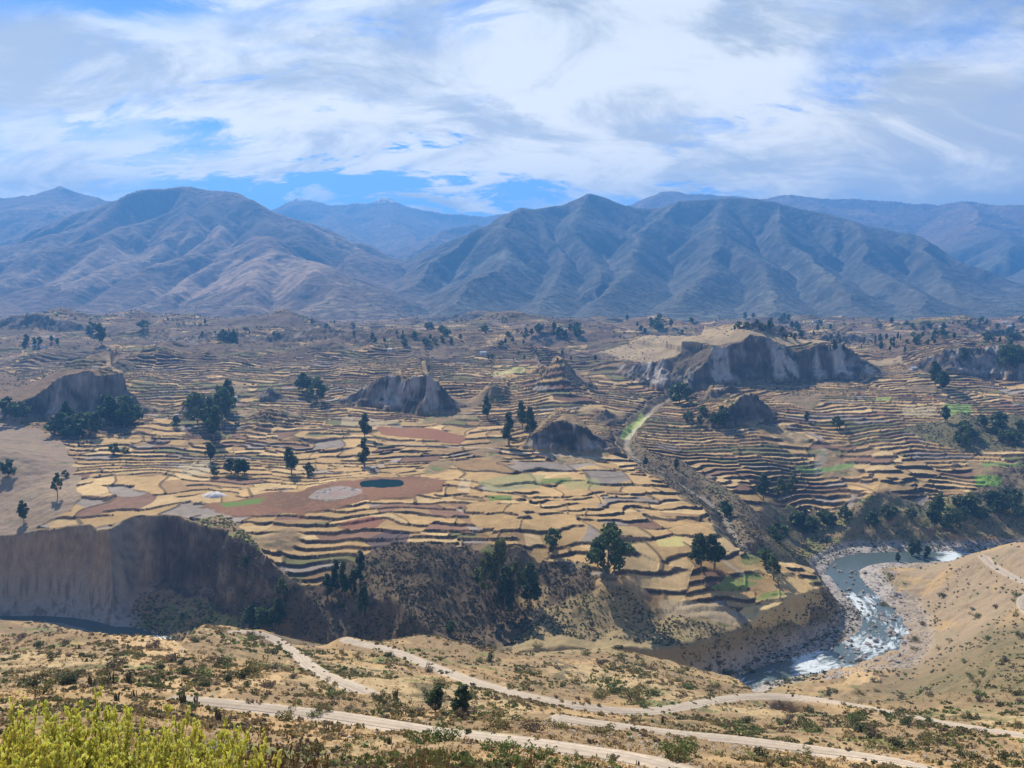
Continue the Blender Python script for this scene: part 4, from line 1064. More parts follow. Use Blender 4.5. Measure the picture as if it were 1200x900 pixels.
T_ = [
 (713, 672, 60, 'round', 'biggest dark tree clump, wide and bushy, at the front edge of the central fields', .95),
 (700, 664, 36, 'tall', 'smaller tree pressed against the near-left flank of the big dark tree clump', 1.1),
 (647, 643, 24, 'round', 'small round tree alone on the field edge left of the big dark clump', .9),
 (568, 706, 58, 'loose', 'loose olive eucalyptus at the left end of the bluff grove, gaps in its crown', .8),
 (583, 700, 66, 'loose', 'tallest of the loose olive eucalyptus trees in the bluff grove', .7),
 (592, 722, 50, 'tall', 'dark dense eucalyptus at the foot of the loose bluff grove', .8),
 (602, 704, 44, 'loose', 'thin olive eucalyptus at the right end of the loose bluff grove', .8),
 (621, 714, 52, 'tall', 'dense upright dark eucalyptus standing just right of the bluff grove', .95),
 (821, 668, 42, 'tall', 'left tree of the dark pair on the curved field lobe above the river', 1.1),
 (838, 668, 40, 'tall', 'right tree of the dark pair on the curved field lobe above the river', 1.3),
 (907, 680, 30, 'loose', 'airy grey green tree at the corner of the yellow field by the river', 1.2),
 (898, 664, 22, 'round', 'dark bush-like tree below the ravine beside the small green plots', 1.0),
 (895, 586, 30, 'tall', 'pointed dark tree on the rim of the river canyon, left of the airy tree', 1.0),
 (916, 588, 26, 'loose', 'airy tree on the canyon rim next to the pointed dark tree', 1.0),
 (926, 589, 30, 'loose', 'rightmost of the three trees on the rim of the river canyon', .9),
 (849, 606, 20, 'round', 'dark round tree in the ravine where it meets the valley fields', 1.0),
 (911, 634, 22, 'round', 'broad dark tree in the shade at the foot of the canyon wall', 1.3),
 (948, 622, 18, 'round', 'dark round tree midway along the foot of the canyon wall', 1.3),
 (1094, 622, 42, 'tall', 'tall dark tree on the far river bank above the orange field', .9),
 (1110, 620, 26, 'round', 'bushy tree touching the tall dark tree above the orange field', 1.2),
 (1068, 653, 20, 'slender', 'left riverside sapling on the gravel point of the bend', 1.6),
 (1076, 652, 18, 'slender', 'middle riverside sapling on the gravel point of the bend', 1.6),
 (1085, 654, 14, 'slender', 'right riverside sapling on the gravel point of the bend', 1.8),
 (1052, 659, 11, 'slender', 'shortest sapling at the water edge of the gravel point', 1.8),
 (427, 515, 28, 'tall', 'dark tree at the left tip of the long brown fallow strip', 1.0),
 (427, 547, 32, 'slender', 'dark column-like form directly below the tree at the fallow strip tip', 1.5),  # dark upright mark below that tree, built with the slender tree meshes
 (597, 522, 36, 'slender', 'narrow dark tree on the left shoulder of the eroded bluff', 1.5),
 (612, 503, 30, 'tall', 'upper dark tree on the terraces above the eroded bluff', .9),
 (621, 512, 32, 'tall', 'dark tree beside the narrow one on the shoulder of the eroded bluff', .9),
 (571, 490, 25, 'slender', 'lone narrow tree below the small brown hill', 1.5),
 (342, 556, 30, 'tall', 'dense dark tree between the terraces left of the marsh, taller of two', 1.1),
 (363, 557, 15, 'round', 'small round tree just right of the dense dark tree left of the marsh', .9),
 (247, 541, 22, 'tall', 'dark tree leaning over the terraces beneath the hill grove', 1.0),
 (251, 558, 12, 'round', 'small tree on the track below the dark leaning tree', .9),
 (271, 556, 18, 'tall', 'left tree of the low blue-green row on the terraces', 1.5),
 (279, 557, 19, 'tall', 'middle tree of the low blue-green row on the terraces', 1.5),
 (287, 556, 17, 'tall', 'right tree of the low blue-green row on the terraces', 1.5),
 (232, 496, 36, 'round', 'leftmost tree of the large dark grove below the left cliffs', .8),
 (246, 504, 36, 'tall', 'front tree of the large dark grove below the left cliffs', 1.1),
 (251, 515, 36, 'tall', 'lowest tree of the large dark grove below the left cliffs', 1.0),
 (260, 494, 40, 'round', 'fullest tree of the large dark grove below the left cliffs', .75),
 (267, 484, 36, 'tall', 'rear right tree of the large dark grove below the left cliffs', .9),
 (372, 471, 28, 'round', 'dense dark tree on the slope above the central terraces, left of the bluffs', .95),
 (354, 458, 20, 'round', 'smaller dark tree up-left of the dense slope tree', 1.0),
 (363, 463, 18, 'tall', 'thin tree squeezed between the two dense slope trees', 1.0),
 (207, 501, 14, 'round', 'small tree beside the pale track below the left cliffs', .9),
 (134, 532, 12, 'round', 'low round tree in the open yellow field', 1.5),
 (147, 531, 7, 'round', 'tiny bushy tree right of the low round tree in the yellow field', 1.3),
 (67, 582, 26, 'loose', 'dark tree at the lower left corner of the terraces', .9),
 (77, 560, 9, 'round', 'small bush-like tree above the tree at the terraces corner', 1.0),
 (28, 611, 24, 'tall', 'upright tree on the rim above the big shaded cliff', .9),
 (10, 556, 18, 'round', 'dark tree in the hollow of the pale left hillside', 1.1),
 (12, 488, 22, 'round', 'left tree of the pair under the brown hilltop', 1.1),
 (26, 490, 18, 'round', 'right tree of the pair under the brown hilltop', 1.2),
 (296, 736, 28, 'round', 'left tree of the dark cluster by the road at the bluff foot', .9),
 (311, 738, 30, 'round', 'middle tree of the dark cluster by the road at the bluff foot', .9),
 (325, 737, 36, 'tall', 'right tree of the dark cluster by the road at the bluff foot', 1.0),
 (332, 706, 28, 'loose', 'single tree just above the roadside cluster', 1.0),
 (288, 668, 16, 'tall', 'small green tree on the grassy slope right of the split cliff', .8),
 (383, 702, 30, 'slender', 'leftmost slender tree at the left brow of the bluff', 1.4),
 (393, 696, 38, 'slender', 'second slender tree from the left at the brow of the bluff', 1.3),
 (404, 700, 42, 'slender', 'third slender tree from the left at the brow of the bluff', 1.2),
 (413, 702, 34, 'slender', 'short slender tree beside the tallest one at the brow of the bluff', 1.3),
 (423, 686, 38, 'slender', 'tallest slender tree at the brow of the bluff', 1.4),
 (425, 722, 36, 'tall', 'dark tree below the slender trees on the bluff face', .8),
 (528, 741, 14, 'round', 'dark bushy tree at the very foot of the bluff', 1.0),
 (796, 472, 24, 'round', 'dark tree at the foot of the pale scree under the mesa', 1.1),
 (803, 466, 16, 'round', 'lesser tree behind the one at the foot of the pale scree', 1.1),
 (981, 502, 14, 'round', 'round blue-green tree among the right-hand terraces', 1.0),
 (945, 495, 12, 'tall', 'small pointed tree on the terraces under the mesa', 1.0),
 (1096, 452, 26, 'tall', 'dark tree in the cleft between the two mesas', 1.1),
 (1104, 458, 22, 'tall', 'lower tree in the cleft between the two mesas', 1.2),
 (1130, 425, 16, 'tall', 'tree on the grassy flank of the right mesa', 1.0),
 (1182, 432, 28, 'round', 'broad dark tree against the eroded end of the right mesa', 1.0),
 (1190, 428, 22, 'round', 'tree just behind the broad dark one at the right mesa', 1.1),
 (1108, 495, 18, 'tall', 'tree at the lower corner of the bright green field', 1.0),
 (757, 546, 10, 'tall', 'left of two small trees on the path beside the ravine', 1.2),
 (792, 550, 12, 'tall', 'right of two small trees on the path beside the ravine', 1.0),
 (119, 404, 22, 'tall', 'tall dark tree on the skyline of the upper left terraces', 1.0),
 (108, 392, 14, 'round', 'rounded tree left of the tall dark upper left tree', 1.1),
 (168, 385, 10, 'round', 'dark round tree under the foot of the left mountain', 1.3),
 (510, 834, 32, 'tall', 'left of the two leafy young trees between the dirt roads', 1.35),
 (541, 838, 38, 'tall', 'right of the two leafy young trees between the dirt roads', 1.25),
]
for px, py, h_, kd, lb, wd in T_:
    put_tree(px, py, h_, kd, lb, None, wd)
# groves told apart only as groups
def grove(box, n_, h0, h1, kinds, label, group, seed):
    r = np.random.default_rng(seed)
    x0, y0, x1, y1 = box
    for i in range(n_):
        px = r.uniform(x0, x1); py = r.uniform(y0, y1)
        put_tree(px, py, r.uniform(h0, h1) * (.66 if py < 430 else 1), kinds[r.integers(len(kinds))], label, group, r.uniform(.9, 1.4))
grove((68, 500, 112, 513), 8, 20, 30, ['tall', 'round'], 'dark eucalyptus in the dense row under the left cliffs', 'row of trees under the left cliffs', 1)
grove((112, 494, 162, 504), 8, 22, 34, ['tall', 'round'], 'dark eucalyptus in the denser half of the row, against the cliff foot', 'trees against the left cliff foot', 2)
grove((28, 400, 72, 408), 8, 8, 16, ['tall'], 'small dark tree in the upper left hamlet', 'trees of the upper left hamlet', 3)
grove((248, 396, 276, 402), 6, 10, 16, ['round'], 'blue-green tree in the copse under the left mountain', 'copse under the left mountain', 4)
grove((430, 384, 540, 406), 22, 8, 14, ['tall', 'round'], 'hazy tree in the wood behind the central bluffs', 'wood behind the central bluffs', 5)
grove((560, 388, 625, 408), 9, 8, 13, ['tall', 'round'], 'hazy tree in the loose wood at the centre of the upper valley', 'centre wood of the upper valley', 6)
grove((630, 388, 682, 398), 12, 10, 16, ['round', 'tall'], 'tree of the dense dark wood at the mountain foot', 'dense wood at the mountain foot', 7)
grove((720, 368, 830, 392), 16, 8, 14, ['round', 'tall'], 'tree scattered below the mouth of the mountain gully', 'trees below the mountain gully', 8)
grove((850, 372, 935, 388), 18, 8, 14, ['round', 'tall'], 'tree of the wood behind the big mesa', 'wood behind the big mesa', 9)
grove((910, 386, 960, 400), 10, 8, 14, ['tall'], 'tree standing among fields just above the mesa rim', 'trees just above the mesa rim', 10)
grove((965, 398, 1062, 414), 24, 8, 15, ['slender', 'tall'], 'pointed tree in the long row behind the mesa saddle', 'long row behind the mesa saddle', 11)
grove((1060, 392, 1200, 404), 24, 8, 13, ['tall', 'round'], 'tree in the belt of woods above the right mesa', 'belt of woods above the right mesa', 12)
grove((960, 374, 1200, 388), 22, 6, 11, ['tall', 'round'], 'far tree among the village fields at the right mountain foot', 'trees of the far right village', 13)
grove((200, 376, 420, 400), 12, 6, 10, ['round', 'tall'], 'scattered far tree on the slopes under the left mountain', 'scattered trees under the left mountain', 14)
grove((600, 414, 700, 425), 8, 7, 10, ['tall', 'slender'], 'small tree on the crest of the terraced hill', 'trees on the crest of the terraced hill', 15)
grove((1120, 498, 1200, 522), 14, 8, 16, ['round'], 'dark tree in the thicket under the bright green field', 'thicket under the bright green field', 16)
grove((1120, 585, 1200, 612), 14, 12, 20, ['round'], 'dark green tree on the bushy slope right of the canyon', 'trees on the bushy slope right of the canyon', 17)
grove((800, 484, 850, 502), 7, 9, 15, ['round'], 'dark tree in the shaded hollow under the knolls', 'trees in the hollow under the knolls', 18)
grove((880, 606, 1085, 621), 12, 10, 18, ['round'], 'dark tree in the shade under the canyon wall', 'trees under the canyon wall', 20)
grove((560, 418, 600, 422), 4, 6, 9, ['tall'], 'small tree behind the brown cone hill', 'trees behind the brown cone hill', 19)

# ------------------------------------------------------------------ bushes
def bush_mesh(seed, nleaf, base, flat=.75, nm='bush'):
    r = np.random.default_rng(seed)
    ncl = 11
    cc_ = r.normal(size=(ncl, 3)) * [.26, .26, .16]; cc_[:, 2] = np.abs(cc_[:, 2]) + .22
    w_ = r.integers(0, ncl, nleaf)
    d = r.normal(size=(nleaf, 3)); d /= np.linalg.norm(d, axis=1)[:, None]
    cen = cc_[w_] + d * (r.uniform(.3, 1, nleaf) ** .5 * .22)[:, None]
    cen[:, 2] = np.abs(cen[:, 2]) * flat * 1.3
    V, F = quads(cen, 1.15 / math.sqrt(nleaf), r)
    br = r.uniform(.7, 1.35, ncl)[w_]
    V2, F2 = join([tube(np.array([[0, 0, -.12], c * [.6, .6, .5], c]), [.03, .018, .008], 4) for c in cc_])
    colr = np.concatenate([leafcol(nleaf, base, .3, r, br), np.tile([.10, .075, .05], (len(V2), 1))])
    return mesh_np(nm, np.concatenate([V, V2]), np.concatenate([F, F2 + len(V)]), [M_shrub], False, attr=colr)
BC = {'green': (.14, .19, .055), 'olive': (.21, .195, .075), 'dark': (.085, .10, .042), 'straw': (.34, .27, .12), 'greybrown': (.17, .135, .09), 'yellow': (.36, .36, .12)}
BM = {k: [bush_mesh(500 + 11 * i + len(k), 420, c) for i in range(3)] for k, c in BC.items()}
nbush = 0
def put_bush(px, py, wpx, kind, label, group=None, tall=1.0, pos=None, wm=None):
    global nbush
    nbush += 1
    if pos is None: x, y, z = G.hit(px, py)
    else: x, y = pos; z = float(G(x, y))
    s_ = wm if wm else wpx * y / F_PX
    o_ = link('bush', BM[kind][nbush % 3]); o_.location = (x, y, z - .05 * s_)
    o_.scale = (s_ * .95, s_ * .95, s_ * tall); o_.rotation_euler = (0, 0, nbush * 2.4 % 6.28)
    return set_props(o_, label, 'bush', group)
for a in [(497, 870, 30, 'green', 'wide bright green bush below the lower road, first from the left of that row'), (525, 868, 30, 'green', 'second bright green bush of the row below the lower road'),
          (573, 880, 22, 'green', 'third bright green bush of the row, close to the road edge'), (596, 886, 34, 'green', 'broadest bright green bush of the row along the lower road'),
          (636, 889, 22, 'green', 'bright green bush with a smaller one touching its right side'), (645, 885, 15, 'olive', 'small bush touching the right side of a bright green bush'),
          (668, 893, 16, 'green', 'small round bright green bush near the bottom, right of the touching pair'), (716, 898, 18, 'green', 'last bright green bush of the row, beside the lowest road bend'),
          (407, 877, 12, 'green', 'small bright bush left of the green row at the bottom'), (369, 838, 14, 'green', 'bright green bush at the roadside near the road fork'),
          (384, 833, 10, 'olive', 'small olive bush next to the bright roadside one'), (367, 884, 26, 'olive', 'flat olive bush in front of the roadside stones'),
          (714, 812, 30, 'green', 'dense round bush on the hillside between the road and the river'), (742, 818, 26, 'olive', 'sparse grey green bush right of the dense round bush'),
          (748, 826, 20, 'olive', 'low olive bush at the foot of the sparse bush'),
          (1136, 890, 22, 'dark', 'dark bush at the lower right corner of the hillside'), (1060, 850, 16, 'dark', 'dark bush on the upper road verge at the right'),
          (1005, 858, 26, 'dark', 'long dark bush on the slope below the upper road'), (940, 852, 22, 'dark', 'dark bush beneath the upper road, left of the long dark one'),
          (300, 788, 26, 'olive', 'large olive bush inside the road bend'), (284, 795, 22, 'dark', 'dark bush inside the road bend'), (255, 782, 16, 'dark', 'dark bush on the rim of the pale knoll'),
          (217, 790, 14, 'dark', 'dark bush in the gully of the pale knoll'), (213, 778, 12, 'dark', 'upper bush in the gully of the pale knoll'), (222, 806, 12, 'olive', 'bush where the gully of the knoll ends'),
          (170, 826, 16, 'olive', 'olive bush above the yellow foreground shrubs'), (214, 725, 12, 'dark', 'bush on the light spur at the cliff foot'), (72, 802, 10, 'dark', 'small dark bush on the dry slope at the left')]:
    put_bush(*a)
r = np.random.default_rng(77)
ZN = [((0, 745, 300, 815), 34, 'upper left hillside'), ((300, 760, 520, 850), 34, 'slope between the road bends'), ((520, 755, 760, 820), 30, 'slope above the middle road'),
      ((440, 815, 760, 865), 26, 'strip between the two lower roads'), ((760, 770, 1010, 815), 26, 'slope above the river outlet'), ((780, 835, 1200, 895), 44, 'lower right hillside'),
      ((1010, 690, 1200, 830), 36, 'olive slope at the right')]
for (x0, y0, x1, y1), n_, nm in ZN:
    for i in range(n_):
        px, py = r.uniform(x0, x1), r.uniform(y0, y1)
        x, y, z = G.hit(px, py)
        if float(Grid(U, YR, roadm)(x, y)) > .05: continue
        kd = ['olive', 'dark', 'green', 'greybrown'][r.choice(4, p=[.36, .30, .14, .20])]
        wd_ = {'olive': 'olive', 'dark': 'dark green', 'green': 'fresh green', 'greybrown': 'grey-brown'}[kd]
        put_bush(px, py, 0, kd, f'{wd_} bush among the dry scrub of the {nm}', f'{wd_} bushes on the {nm}', r.uniform(.6, 1), pos=(x, y), wm=r.uniform(1.2, 2.6) * (1 + y / 350))

# ------------------------------------------------------------------ low scrub, tufts and stones: one mass each
def scatter(name, cand, K, size, palette, pick, seed, leaf=.33, vert=.7, tpl_n=24):
    """cand: (n,3) ground points with radius column; builds one mesh of leafy tufts"""
    r = np.random.default_rng(seed)
    tpl = []
    for i in range(tpl_n):
        d = r.normal(size=(K, 3)); d /= np.linalg.norm(d, axis=1)[:, None]
        c = d * (r.uniform(.2, 1, K) ** .5 * .62)[:, None]; c[:, 2] = np.abs(c[:, 2]) * vert
        v, _ = quads(c, leaf, r); tpl.append(v)
    tpl = np.array(tpl)
    n_ = len(cand); w_ = r.integers(0, tpl_n, n_)
    V = tpl[w_] * size[:, None, None]
    V[..., :3] += cand[:, None, :]
    F = np.arange(n_ * K * 4).reshape(-1, 4)
    c = np.array(palette)[pick] * r.uniform(.75, 1.3, (n_, 1))
    c = np.repeat(c, K, 0) * r.uniform(.75, 1.3, (n_ * K, 1)); c = np.repeat(c, 4, 0)
    return set_props(link(name, mesh_np(name, V.reshape(-1, 3), F, [M_shrub], False, attr=np.clip(c, .01, .8))), kind='stuff')
def ground_pts(n_, y0, y1, umax, seed, dens):
    r = np.random.default_rng(seed)
    y = np.exp(r.uniform(math.log(y0), math.log(y1), n_)); u_ = r.uniform(-umax, umax, n_); x = u_ * (y + A0)
    k = dens(x, y) > r.uniform(0, 1, n_); x, y = x[k], y[k]
    return np.stack([x, y, G(x, y)], 1)
Gn = lambda A: Grid(U, YR, A)
Groad, Gfar, Grb, Gamt, Gcl = Gn(roadm), Gn(fars), Gn(riverbed), Gn(amt.astype(np.float32)), Gn(cliff)
GmA, GmB, GmL, GmF, GmD, GmT = map(Gn, (scrubA, scrubB, scrubL, farbank, darkbush, trib_scrub))
near_d = lambda x, y: (1 - Gfar(x, y)) * (Groad(x, y) < .03) * (1 - Grb(x, y)) * np.clip(.16 + 2.0 * fbm(x, y, 34, 3, 325) + .9 * fbm(x, y, 9, 2, 326), .03, 1) * (.3 + .7 * ss(y, 60, 170))
P_ = ground_pts(100000, 26, 600, .8, 11, near_d)
ed = []
r = np.random.default_rng(6)
for Pq, hq in roads:
    tq = np.gradient(Pq[:, :2], axis=0); tq /= np.linalg.norm(tq, axis=1)[:, None] + 1e-9
    m_ = r.uniform(0, 1, (2, len(Pq))) < .5
    for sd_, mk in zip((-1, 1), m_):
        q_ = Pq[mk, :2] + np.stack([-tq[mk, 1], tq[mk, 0]], 1) * (sd_ * (hq + r.uniform(.35, 2.2, mk.sum())))[:, None] + r.normal(0, .6, (mk.sum(), 2))
        ed.append(q_)
ed = np.concatenate(ed); ed = ed[(ed[:, 1] > 30)]
P_ = np.concatenate([P_[r.uniform(0, 1, len(P_)) < .85], np.stack([ed[:, 0], ed[:, 1], G(ed[:, 0], ed[:, 1])], 1)])
r = np.random.default_rng(5)
gsel = fbm(P_[:, 0], P_[:, 1], 40, 3, 61) + r.normal(0, .25, len(P_)) + ss(600 + P_[:, 0] / P_[:, 1] * F_PX, 950, 1150) * .15
pick = np.digitize(gsel, [-.22, -.02, .16, .34])
PALN = [(.38, .29, .14), (.23, .18, .11), (.21, .185, .08), (.13, .14, .055), (.15, .19, .06)]
scatter('hillside_scrub', P_, 12, r.uniform(.3, .95, len(P_)) * (1 + P_[:, 1] / 420), PALN, pick, 12)
P_ = ground_pts(52000, 18, 330, .8, 13, lambda x, y: (Groad(x, y) < .03) * np.clip(.5 + fbm(x, y, 15, 2, 27), 0, 1))
scatter('dry_grass', P_, 9, r.uniform(.15, .42, len(P_)) * (1 + P_[:, 1] / 260), [(.50, .36, .17), (.42, .29, .13), (.30, .22, .11)], r.integers(0, 3, len(P_)), 14, leaf=.28, vert=1.1)
Gbk = Gn((bankm * fars).astype(np.float32))
bl = lambda x, y: np.clip(Gbk(x, y) * .6 * (1 - Gcl(x, y)) + GmA(x, y) * .75 + GmB(x, y) * .6 + GmL(x, y) * .9 + GmF(x, y) * 1.0 + GmD(x, y) * 1.0 + GmT(x, y) * .7, 0, 1) * np.clip(.6 + 1.2 * fbm(x, y, 20, 3, 328), .05, 1)
P_ = ground_pts(230000, 380, 860, .74, 15, bl)
k1 = GmL(P_[:, 0], P_[:, 1]) + GmF(P_[:, 0], P_[:, 1]) + GmB(P_[:, 0], P_[:, 1]) * .7
pick = np.where(r.uniform(0, 1, len(P_)) < k1 * .6, r.integers(3, 6, len(P_)), r.integers(0, 3, len(P_)))
scatter('bank_scrub', P_, 8, r.uniform(.5, 1.6, len(P_)), [(.07, .065, .04), (.12, .10, .06), (.05, .06, .03), (.27, .26, .09), (.17, .18, .07), (.10, .12, .05)], pick, 16)
# bushes along the terrace walls
Gris = Gn((riserm * amt).astype(np.float32))
P_ = ground_pts(90000, 430, 1200, .74, 17, lambda x, y: (Gris(x, y) > .35) * .8 * ss(fbm(x, y, 40, 3, 329), -.2, .2))
scatter('terrace_wall_scrub', P_, 6, r.uniform(.4, 1.15, len(P_)) * (1 + P_[:, 1] / 1500), [(.06, .055, .035), (.10, .08, .05), (.07, .08, .035)], r.integers(0, 3, len(P_)), 18)
fd = lambda x, y: np.clip(.22 + 1.0 * fbm(x, y, 140, 3, 330), .02, 1) * (1 - Gamt(x, y) * .7) * Gfar(x, y)
P_ = ground_pts(40000, 900, 2400, .74, 19, fd)
scatter('far_scrub', P_, 5, r.uniform(1.3, 3.4, len(P_)), [(.06, .065, .045), (.09, .08, .055), (.05, .065, .035)], r.integers(0, 3, len(P_)), 20)

fw = lambda x, y: ss(fbm(x, y * 1.6, 210, 4, 346, .6), .02, .30) * .5
P_ = ground_pts(26000, 1250, 2420, .74, 43, fw); r = np.random.default_rng(44)
scatter('far_woods', P_, 8, r.uniform(2.6, 6.0, len(P_)), [(.05, .065, .035), (.065, .075, .045)], r.integers(0, 2, len(P_)), 45, vert=1.1)
r = np.random.default_rng(41)
y_ = r.uniform(2430, 3300, 9000); x_ = r.uniform(-.74, .74, 9000) * y_
k_ = (r.uniform(0, 1, 9000) < np.clip(.1 + 1.4 * fbm(x_, y_, 260, 3, 345), .01, .9) * (1 - ss(y_, 2700, 3300)))
x_, y_ = x_[k_], y_[k_]
P_ = np.stack([x_, y_, GM(x_, y_)], 1)
scatter('foothill_woods', P_, 6, r.uniform(2.5, 6.0, len(P_)), [(.05, .06, .035), (.07, .07, .045)], r.integers(0, 2, len(P_)), 42)
M_stone = mat_new('river_stone', col=(.30, .27, .25), rough=.9, var=.35, vscale=.9, bump=.5, bscale=2)
def rock_v(seed, sub=2):
    bm = __import__('bmesh').new(); __import__('bmesh').ops.create_icosphere(bm, subdivisions=sub, radius=1)
    V = np.array([v.co[:] for v in bm.verts]); F = np.array([[v.index for v in f_.verts] for f_ in bm.faces]); bm.free()
    r = np.random.default_rng(seed)
    n_ = 1 + fbm(V[:, 0] * 1.3 + seed * 3.1 + V[:, 2], V[:, 1] * 1.3 + V[:, 2] * .7, 1.1, 3, seed) * .55
    for _ in range(7):                   # broken facets
        d = r.normal(size=3); d /= np.linalg.norm(d); lim = r.uniform(.45, .8)
        k = V @ d; V = V - np.where(k > lim, (k - lim), 0)[:, None] * d
    V = V * n_[:, None] * [1, .8, .6]
    return V, F
RM = [mesh_np('boulder', *rock_v(i + 3, 3), [M_stone]) for i in range(4)]
r = np.random.default_rng(9)
nb_ = 0
for i in range(150):
    px, py = r.uniform(965, 1065), r.uniform(664, 782)
    x, y, z = G.hit(px, py)
    if float(Grb(x, y)) < .6: continue
    s_ = r.uniform(.8, 2.2) if i > 8 else r.uniform(2.2, 3.4)
    o_ = link('boulder', RM[i % 4]); o_.location = (x, y, max(z, RZ - .4) + s_ * .12); o_.scale = (s_, s_ * r.uniform(.7, 1.1), s_ * r.uniform(.6, 1)); o_.rotation_euler = (r.uniform(-.3, .3), r.uniform(-.3, .3), r.uniform(0, 6))
    set_props(o_, 'grey boulder breaking the rapids of the river bend' if z < RZ - .3 else 'grey boulder lying on the gravel beside the rapids', 'boulder', 'boulders in the rapids' if z < RZ - .3 else 'boulders on the gravel bank')
def stones(name, P, size, seed, m):
    r = np.random.default_rng(seed)
    T0 = [rock_v(30 + i, 1) for i in range(6)]
    w_ = r.integers(0, 6, len(P)); V = np.array([t_[0] for t_ in T0])[w_] * size[:, None, None]
    a = r.uniform(0, 6.28, len(P)); c_, s_ = np.cos(a)[:, None], np.sin(a)[:, None]
    V = np.stack([V[..., 0] * c_ - V[..., 1] * s_, V[..., 0] * s_ + V[..., 1] * c_, V[..., 2]], -1) + P[:, None]
    F0 = T0[0][1]; F = (F0[None] + (np.arange(len(P)) * V.shape[1])[:, None, None]).reshape(-1, 3)
    return set_props(link(name, mesh_np(name, V.reshape(-1, 3), F, [m])), kind='stuff')
P_ = ground_pts(42000, 380, 640, .74, 23, lambda x, y: (Grb(x, y) > .5) * (G(x, y) > RZ - 1.2) * .8)
stones('river_stones', P_, r.uniform(.25, .95, len(P_)), 24, M_stone)
M_field = mat_new('field_stone', col=(.36, .31, .26), rough=.95, var=.3, vscale=2)
P_ = ground_pts(9000, 22, 300, .75, 25, lambda x, y: (1 - Gfar(x, y)) * (Groad(x, y) < .02) * ss(fbm(x, y, 30, 3, 335), .05, .3))
stones('hillside_stones', P_, r.uniform(.08, .34, len(P_)) * (1 + P_[:, 1] / 200), 26, M_field)

# ------------------------------------------------------------------ cacti
M_cactus = mat_new('cactus_skin', col=(.085, .085, .04), rough=.8, var=.3, vscale=3)
def cactus_mesh(seed):
    r = np.random.default_rng(seed); parts = []
    for i in range(r.integers(6, 11)):
        a = r.uniform(0, 6.28); d = r.uniform(.05, .3); h_ = r.uniform(.5, 1)
        b = np.array([math.cos(a) * d, math.sin(a) * d, -.05])
        zz_ = np.linspace(0, 1, 7)
        path = b + np.stack([zz_ ** 2 * math.cos(a) * .10, zz_ ** 2 * math.sin(a) * .10, zz_ * h_], 1)
        v, f_ = tube(path, np.array([.05, .055, .06, .06, .055, .045, .012]), 10)
        v = v.reshape(7, 10, 3); cpt = path[:, None]; v = cpt + (v - cpt) * np.where(np.arange(10) % 2, .78, 1.08)[None, :, None]   # ribs
        parts.append((v.reshape(-1, 3), f_))
    return mesh_np('column_cactus', *join(parts), [M_cactus], False)
CM = [cactus_mesh(i) for i in range(4)]
for i, (px, py, h_, lb) in enumerate([(107, 803, 16, 'dark column cactus clump, first from the left in the stony field'), (132, 800, 17, 'column cactus clump second from the left in the stony field'), (151, 800, 17, 'column cactus clump beside a low green bush in the stony field'),
        (137, 821, 13, 'thin cactus clump just above the yellow shrubs'), (157, 818, 12, 'pale thin cactus clump near the stone row'), (214, 823, 17, 'tight cactus clump at the broken stone wall'), (230, 823, 12, 'shorter cactus clump right of the tight one at the stone wall'),
        (256, 846, 18, 'fat dark cactus clump at the left end of the lower road'), (463, 818, 14, 'single narrow cactus between the upper and lower road'), (456, 872, 14, 'cactus clump in the pale grass below the lower road'),
        (625, 853, 10, 'small cactus left of the road fork'), (747, 899, 10, 'low cactus row clump at the bottom edge of the hillside'), (777, 848, 12, 'cactus by the fork of the lower right road'), (384, 858, 12, 'cactus clump on the road shoulder at centre left')]):
    x, y, z = G.hit(px, py); s_ = h_ * y / F_PX
    o_ = link('column_cactus', CM[i % 4]); o_.location = (x, y, z - .03); o_.scale = (s_ * .8, s_ * .8, s_); o_.rotation_euler = (0, 0, i)
    set_props(o_, lb, 'cactus')

# ------------------------------------------------------------------ pale heap, farmhouses, smoke
M_heap = mat_new('pale_heap', col=(.68, .63, .56), rough=.9, var=.12, vscale=.4, bump=.4, bscale=.8)
x, y, z = G.hit(251, 581)
a_, b_ = np.meshgrid(np.linspace(0, 2 * math.pi, 41)[:-1], np.linspace(0, 1, 12))
hr = 1 + fbm(np.cos(a_) * 3, np.sin(a_) * 3 + b_, 1.5, 3, 4) * .25
V = np.stack([np.cos(a_) * b_ * hr * 9.5, np.sin(a_) * b_ * hr * 6, (1 - b_ ** 2.4) * 3.1 * hr - .4], -1).reshape(-1, 3)
F = [(i * 40 + j, i * 40 + (j + 1) % 40, (i + 1) * 40 + (j + 1) % 40, (i + 1) * 40 + j) for i in range(11) for j in range(40)]
o_ = link('heap', mesh_np('heap', V, np.array(F), [M_heap], True)); o_.location = (x, y, z)
set_props(o_, 'low whitish rounded heap on the yellow field left of the brown marsh', 'heap')

